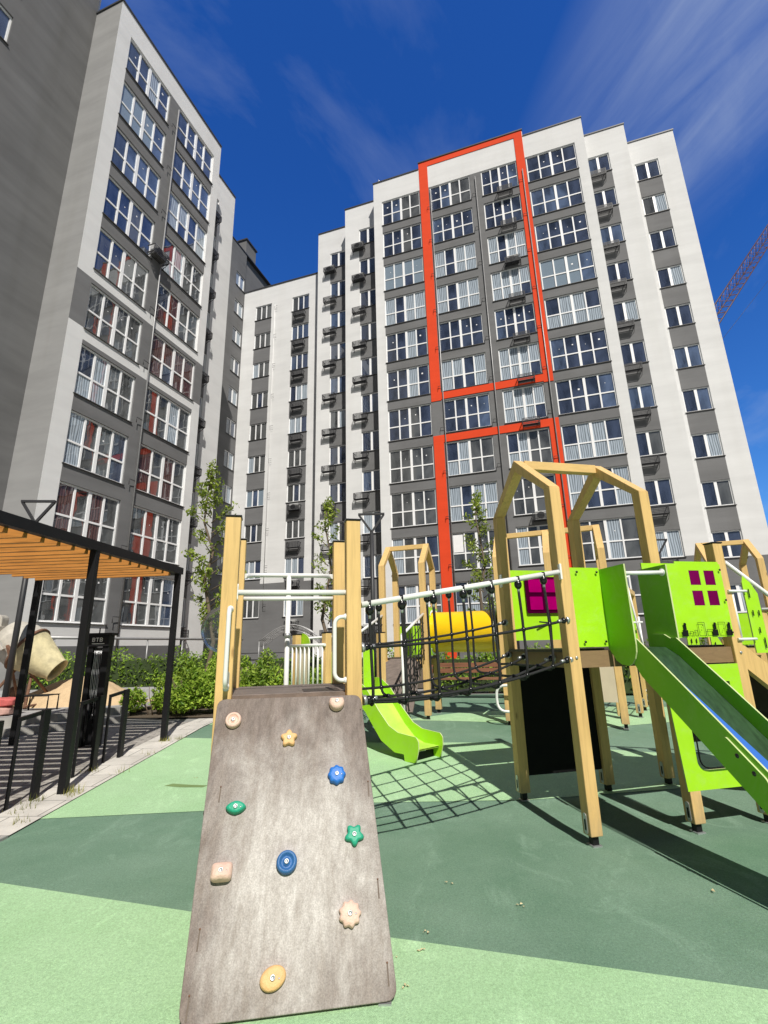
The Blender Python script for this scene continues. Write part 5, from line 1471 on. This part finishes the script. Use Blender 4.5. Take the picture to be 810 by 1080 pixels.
SH = [(-4.85, 10.85, .62, .45, .85, 'low leafy shrub at the left front corner of the bed'), (-4.1, 10.8, .62, .5, 1.05, 'leafy shrub under the young tree at the front of the bed'), (-3.45, 10.95, .55, .5, 1.0, 'leafy shrub at the front of the bed beside the climbing tower'),
      (-4.6, 11.7, .7, .5, 1.2, 'taller leafy shrub in the second row behind the left front shrub'), (-3.7, 11.8, .7, .5, 1.25, 'taller leafy shrub in the second row beside the bubble window'), (-2.8, 11.9, .7, .5, 1.1, 'leafy shrub seen between the left posts of the climbing tower'),
      (-2.0, 12.4, .7, .5, 1.05, 'leafy shrub seen through the middle of the climbing tower'), (-1.2, 12.9, .6, .5, 1.0, 'leafy shrub behind the white barred toddler platform'), (-4.4, 12.7, .8, .5, 1.3, 'leafy shrub at the back left of the bed'), (-3.2, 12.9, .8, .5, 1.3, 'leafy shrub at the back middle of the bed')]
for (x, y, rx, ry, h, lb) in SH: shrub(x, y, rx, ry, h, 3000, rng, 'leafb', lb, grp, .052)
def hedge(p, q, h, w, n, label, mat='leafh', size=.06):
    (x0, y0), (x1, y1) = p, q; z = gz(y0); r = thing('hedge', ((x0+x1)/2, (y0+y1)/2, z), label, 'hedge'); mb = MB(); L_ = math.hypot(x1-x0, y1-y0); m = int(L_/.35)
    for i in range(m):
        t = (i+.5)/m; x, y = x0+(x1-x0)*t, y0+(y1-y0)*t; hh = h*rng.uniform(.8, 1.12)
        leaves(mb, (x, y, z+hh*.5), n//m, .34, w, hh*.52, size, rng, .6, .5)
    mb.build('foliage', M[mat], r, fix=False)
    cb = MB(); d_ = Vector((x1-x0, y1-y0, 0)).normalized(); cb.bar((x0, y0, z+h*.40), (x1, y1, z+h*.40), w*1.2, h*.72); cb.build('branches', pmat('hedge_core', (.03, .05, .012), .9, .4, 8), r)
hedge((-11.2, 16.0), (-4.5, 16.6), 1.35, .4, 9000, 'clipped green hedge along the foot of the left block')
hedge((-4.2, 17.5), (1.0, 17.2), 1.15, .4, 6000, 'green hedge in front of the corner block entrance')
hedge((1.4, 14.3), (5.2, 13.6), 1.15, .4, 6500, 'green hedge behind the bench and the rear timber towers')
hedge((5.6, 12.6), (12.5, 11.6), 1.35, .45, 9000, 'green hedge at the right behind the stair')
gr = MB()
for (x, y, n) in ((-3.36, 5.72, 60), (-3.28, 5.62, 40), (-3.5, 5.2, 30), (-3.55, 5.45, 30), (-3.38, 8.0, 50), (-3.2, 6.4, 20), (-3.6, 6.45, 25), (-3.55, 4.7, 25), (-3.3, 4.9, 15), (-3.25, 7.2, 15), (-3.22, 8.1, 30)):
    for _ in range(n):
        px, py = x+rng.gauss(0, .045), y+rng.gauss(0, .05); h = rng.uniform(.02, .09); a = rng.uniform(0, 6.28); l_ = rng.uniform(.0, .05); z = gz(py)+.012
        gr.face([(px-.003*math.sin(a), py+.003*math.cos(a), z), (px+.003*math.sin(a), py-.003*math.cos(a), z), (px+l_*math.cos(a), py+l_*math.sin(a), z+h)])
gr.build('weeds', M['grass'], fix=False)['kind'] = 'stuff'

# ------------------------------------------------------------------ camera, light, sky
cam = bpy.data.cameras.new('camera'); co = bpy.data.objects.new('camera', cam); col.objects.link(co)
th, ro_ = .2694, -.0251
Fv = Vector((0, math.cos(th), math.sin(th))); Uv = Vector((0, -math.sin(th), math.cos(th))); Rv = Vector((1, 0, 0))
R2 = Rv*math.cos(ro_)+Uv*math.sin(ro_); U2 = -Rv*math.sin(ro_)+Uv*math.cos(ro_)
mat = Matrix((R2, U2, -Fv)).transposed().to_4x4(); mat.translation = (0, 0, H); co.matrix_world = mat
cam.sensor_fit = 'HORIZONTAL'; cam.sensor_width = 36; cam.lens = 515.53/810*36; cam.clip_end = 2000; cam.clip_start = .05
sc = bpy.context.scene; sc.camera = co

sd_ = Vector((.252, -.968, 1.136)).normalized()
L = bpy.data.lights.new('sun', 'SUN'); L.energy = 5.0; L.angle = R(.5); L.color = (1.0, .955, .885)
lo_ = bpy.data.objects.new('sun', L); col.objects.link(lo_); lo_.rotation_euler = sd_.to_track_quat('Z', 'Y').to_euler()
W = bpy.data.worlds.new('World'); sc.world = W; W.use_nodes = True; nt = W.node_tree
bg = nt.nodes['Background']; sky = nt.nodes.new('ShaderNodeTexSky'); sky.sky_type = 'NISHITA'; sky.sun_disc = False
sky.sun_elevation = math.asin(sd_.z); sky.sun_rotation = math.atan2(sd_.x, sd_.y); sky.altitude = 100; sky.air_density = 1.0; sky.dust_density = .3; sky.ozone_density = 3.0
tc0 = nt.nodes.new('ShaderNodeTexCoord'); hsv = nt.nodes.new('ShaderNodeHueSaturation'); hsv.inputs['Saturation'].default_value = 1.22; hsv.inputs['Value'].default_value = 1.0
nt.links.new(sky.outputs[0], hsv.inputs['Color'])
def mth(op, a, b=None, clamp=False):
    n = nt.nodes.new('ShaderNodeMath'); n.operation = op; n.use_clamp = clamp
    for q, v in enumerate((a, b)):
        if v is None: continue
        if isinstance(v, (int, float)): n.inputs[q].default_value = v
        else: nt.links.new(v, n.inputs[q])
    return n.outputs[0]
sx2 = nt.nodes.new('ShaderNodeSeparateXYZ'); nt.links.new(tc0.outputs['Generated'], sx2.inputs[0])
zz0 = mth('MAXIMUM', sx2.outputs['Z'], .1); px_ = mth('DIVIDE', sx2.outputs['X'], zz0); py_ = mth('DIVIDE', sx2.outputs['Y'], zz0)
def cirrus(kx, ky, shear, seed, lo_c, hi_c, amp, det=9):
    cb_ = nt.nodes.new('ShaderNodeCombineXYZ')
    nt.links.new(mth('MULTIPLY', mth('ADD', px_, mth('MULTIPLY', py_, shear)), kx), cb_.inputs[0]); nt.links.new(mth('MULTIPLY', py_, ky), cb_.inputs[1]); cb_.inputs[2].default_value = seed
    nz = nt.nodes.new('ShaderNodeTexNoise'); nz.inputs['Scale'].default_value = 1; nz.inputs['Detail'].default_value = det; nz.inputs['Roughness'].default_value = .58; nz.inputs['Distortion'].default_value = .35
    nt.links.new(cb_.outputs[0], nz.inputs['Vector'])
    return ramp(nt, nz.outputs['Fac'], [(lo_c, (0, 0, 0)), (hi_c, (amp,)*3)])
band = mth('SUBTRACT', 1.0, mth('MULTIPLY', mth('ABSOLUTE', mth('SUBTRACT', px_, mth('ADD', .72, mth('MULTIPLY', py_, -.17)))), 3.2), True)
band = mth('MULTIPLY', band, mth('SUBTRACT', 1.35, py_, True))
mk_a = mixc(nt, 1.0, cirrus(6.5, 1.1, .35, 3.1, .28, .70, .78), band, 'MULTIPLY')
mk_b = cirrus(3.4, 2.0, -.5, 8.4, .52, .84, .20)
mk = mixc(nt, 1.0, mk_a, mk_b, 'ADD')
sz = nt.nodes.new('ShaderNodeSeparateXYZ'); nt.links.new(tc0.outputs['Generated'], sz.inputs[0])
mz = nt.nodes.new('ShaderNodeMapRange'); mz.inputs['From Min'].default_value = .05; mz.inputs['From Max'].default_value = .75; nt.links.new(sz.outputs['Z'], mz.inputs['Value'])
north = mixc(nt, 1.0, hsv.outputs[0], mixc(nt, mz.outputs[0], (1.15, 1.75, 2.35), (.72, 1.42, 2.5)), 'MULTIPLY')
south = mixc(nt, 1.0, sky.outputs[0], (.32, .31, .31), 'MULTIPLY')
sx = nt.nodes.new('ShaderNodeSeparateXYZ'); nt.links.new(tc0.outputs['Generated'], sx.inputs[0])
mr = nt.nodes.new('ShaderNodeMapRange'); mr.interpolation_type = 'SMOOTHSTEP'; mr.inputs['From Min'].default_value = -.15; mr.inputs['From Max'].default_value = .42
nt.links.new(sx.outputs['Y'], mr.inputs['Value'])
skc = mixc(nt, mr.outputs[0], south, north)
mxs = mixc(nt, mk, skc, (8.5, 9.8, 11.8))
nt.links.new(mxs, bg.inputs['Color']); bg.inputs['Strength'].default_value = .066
sc.view_settings.view_transform = 'Standard'; sc.view_settings.look = 'None'; sc.view_settings.exposure = 0; sc.view_settings.gamma = 1
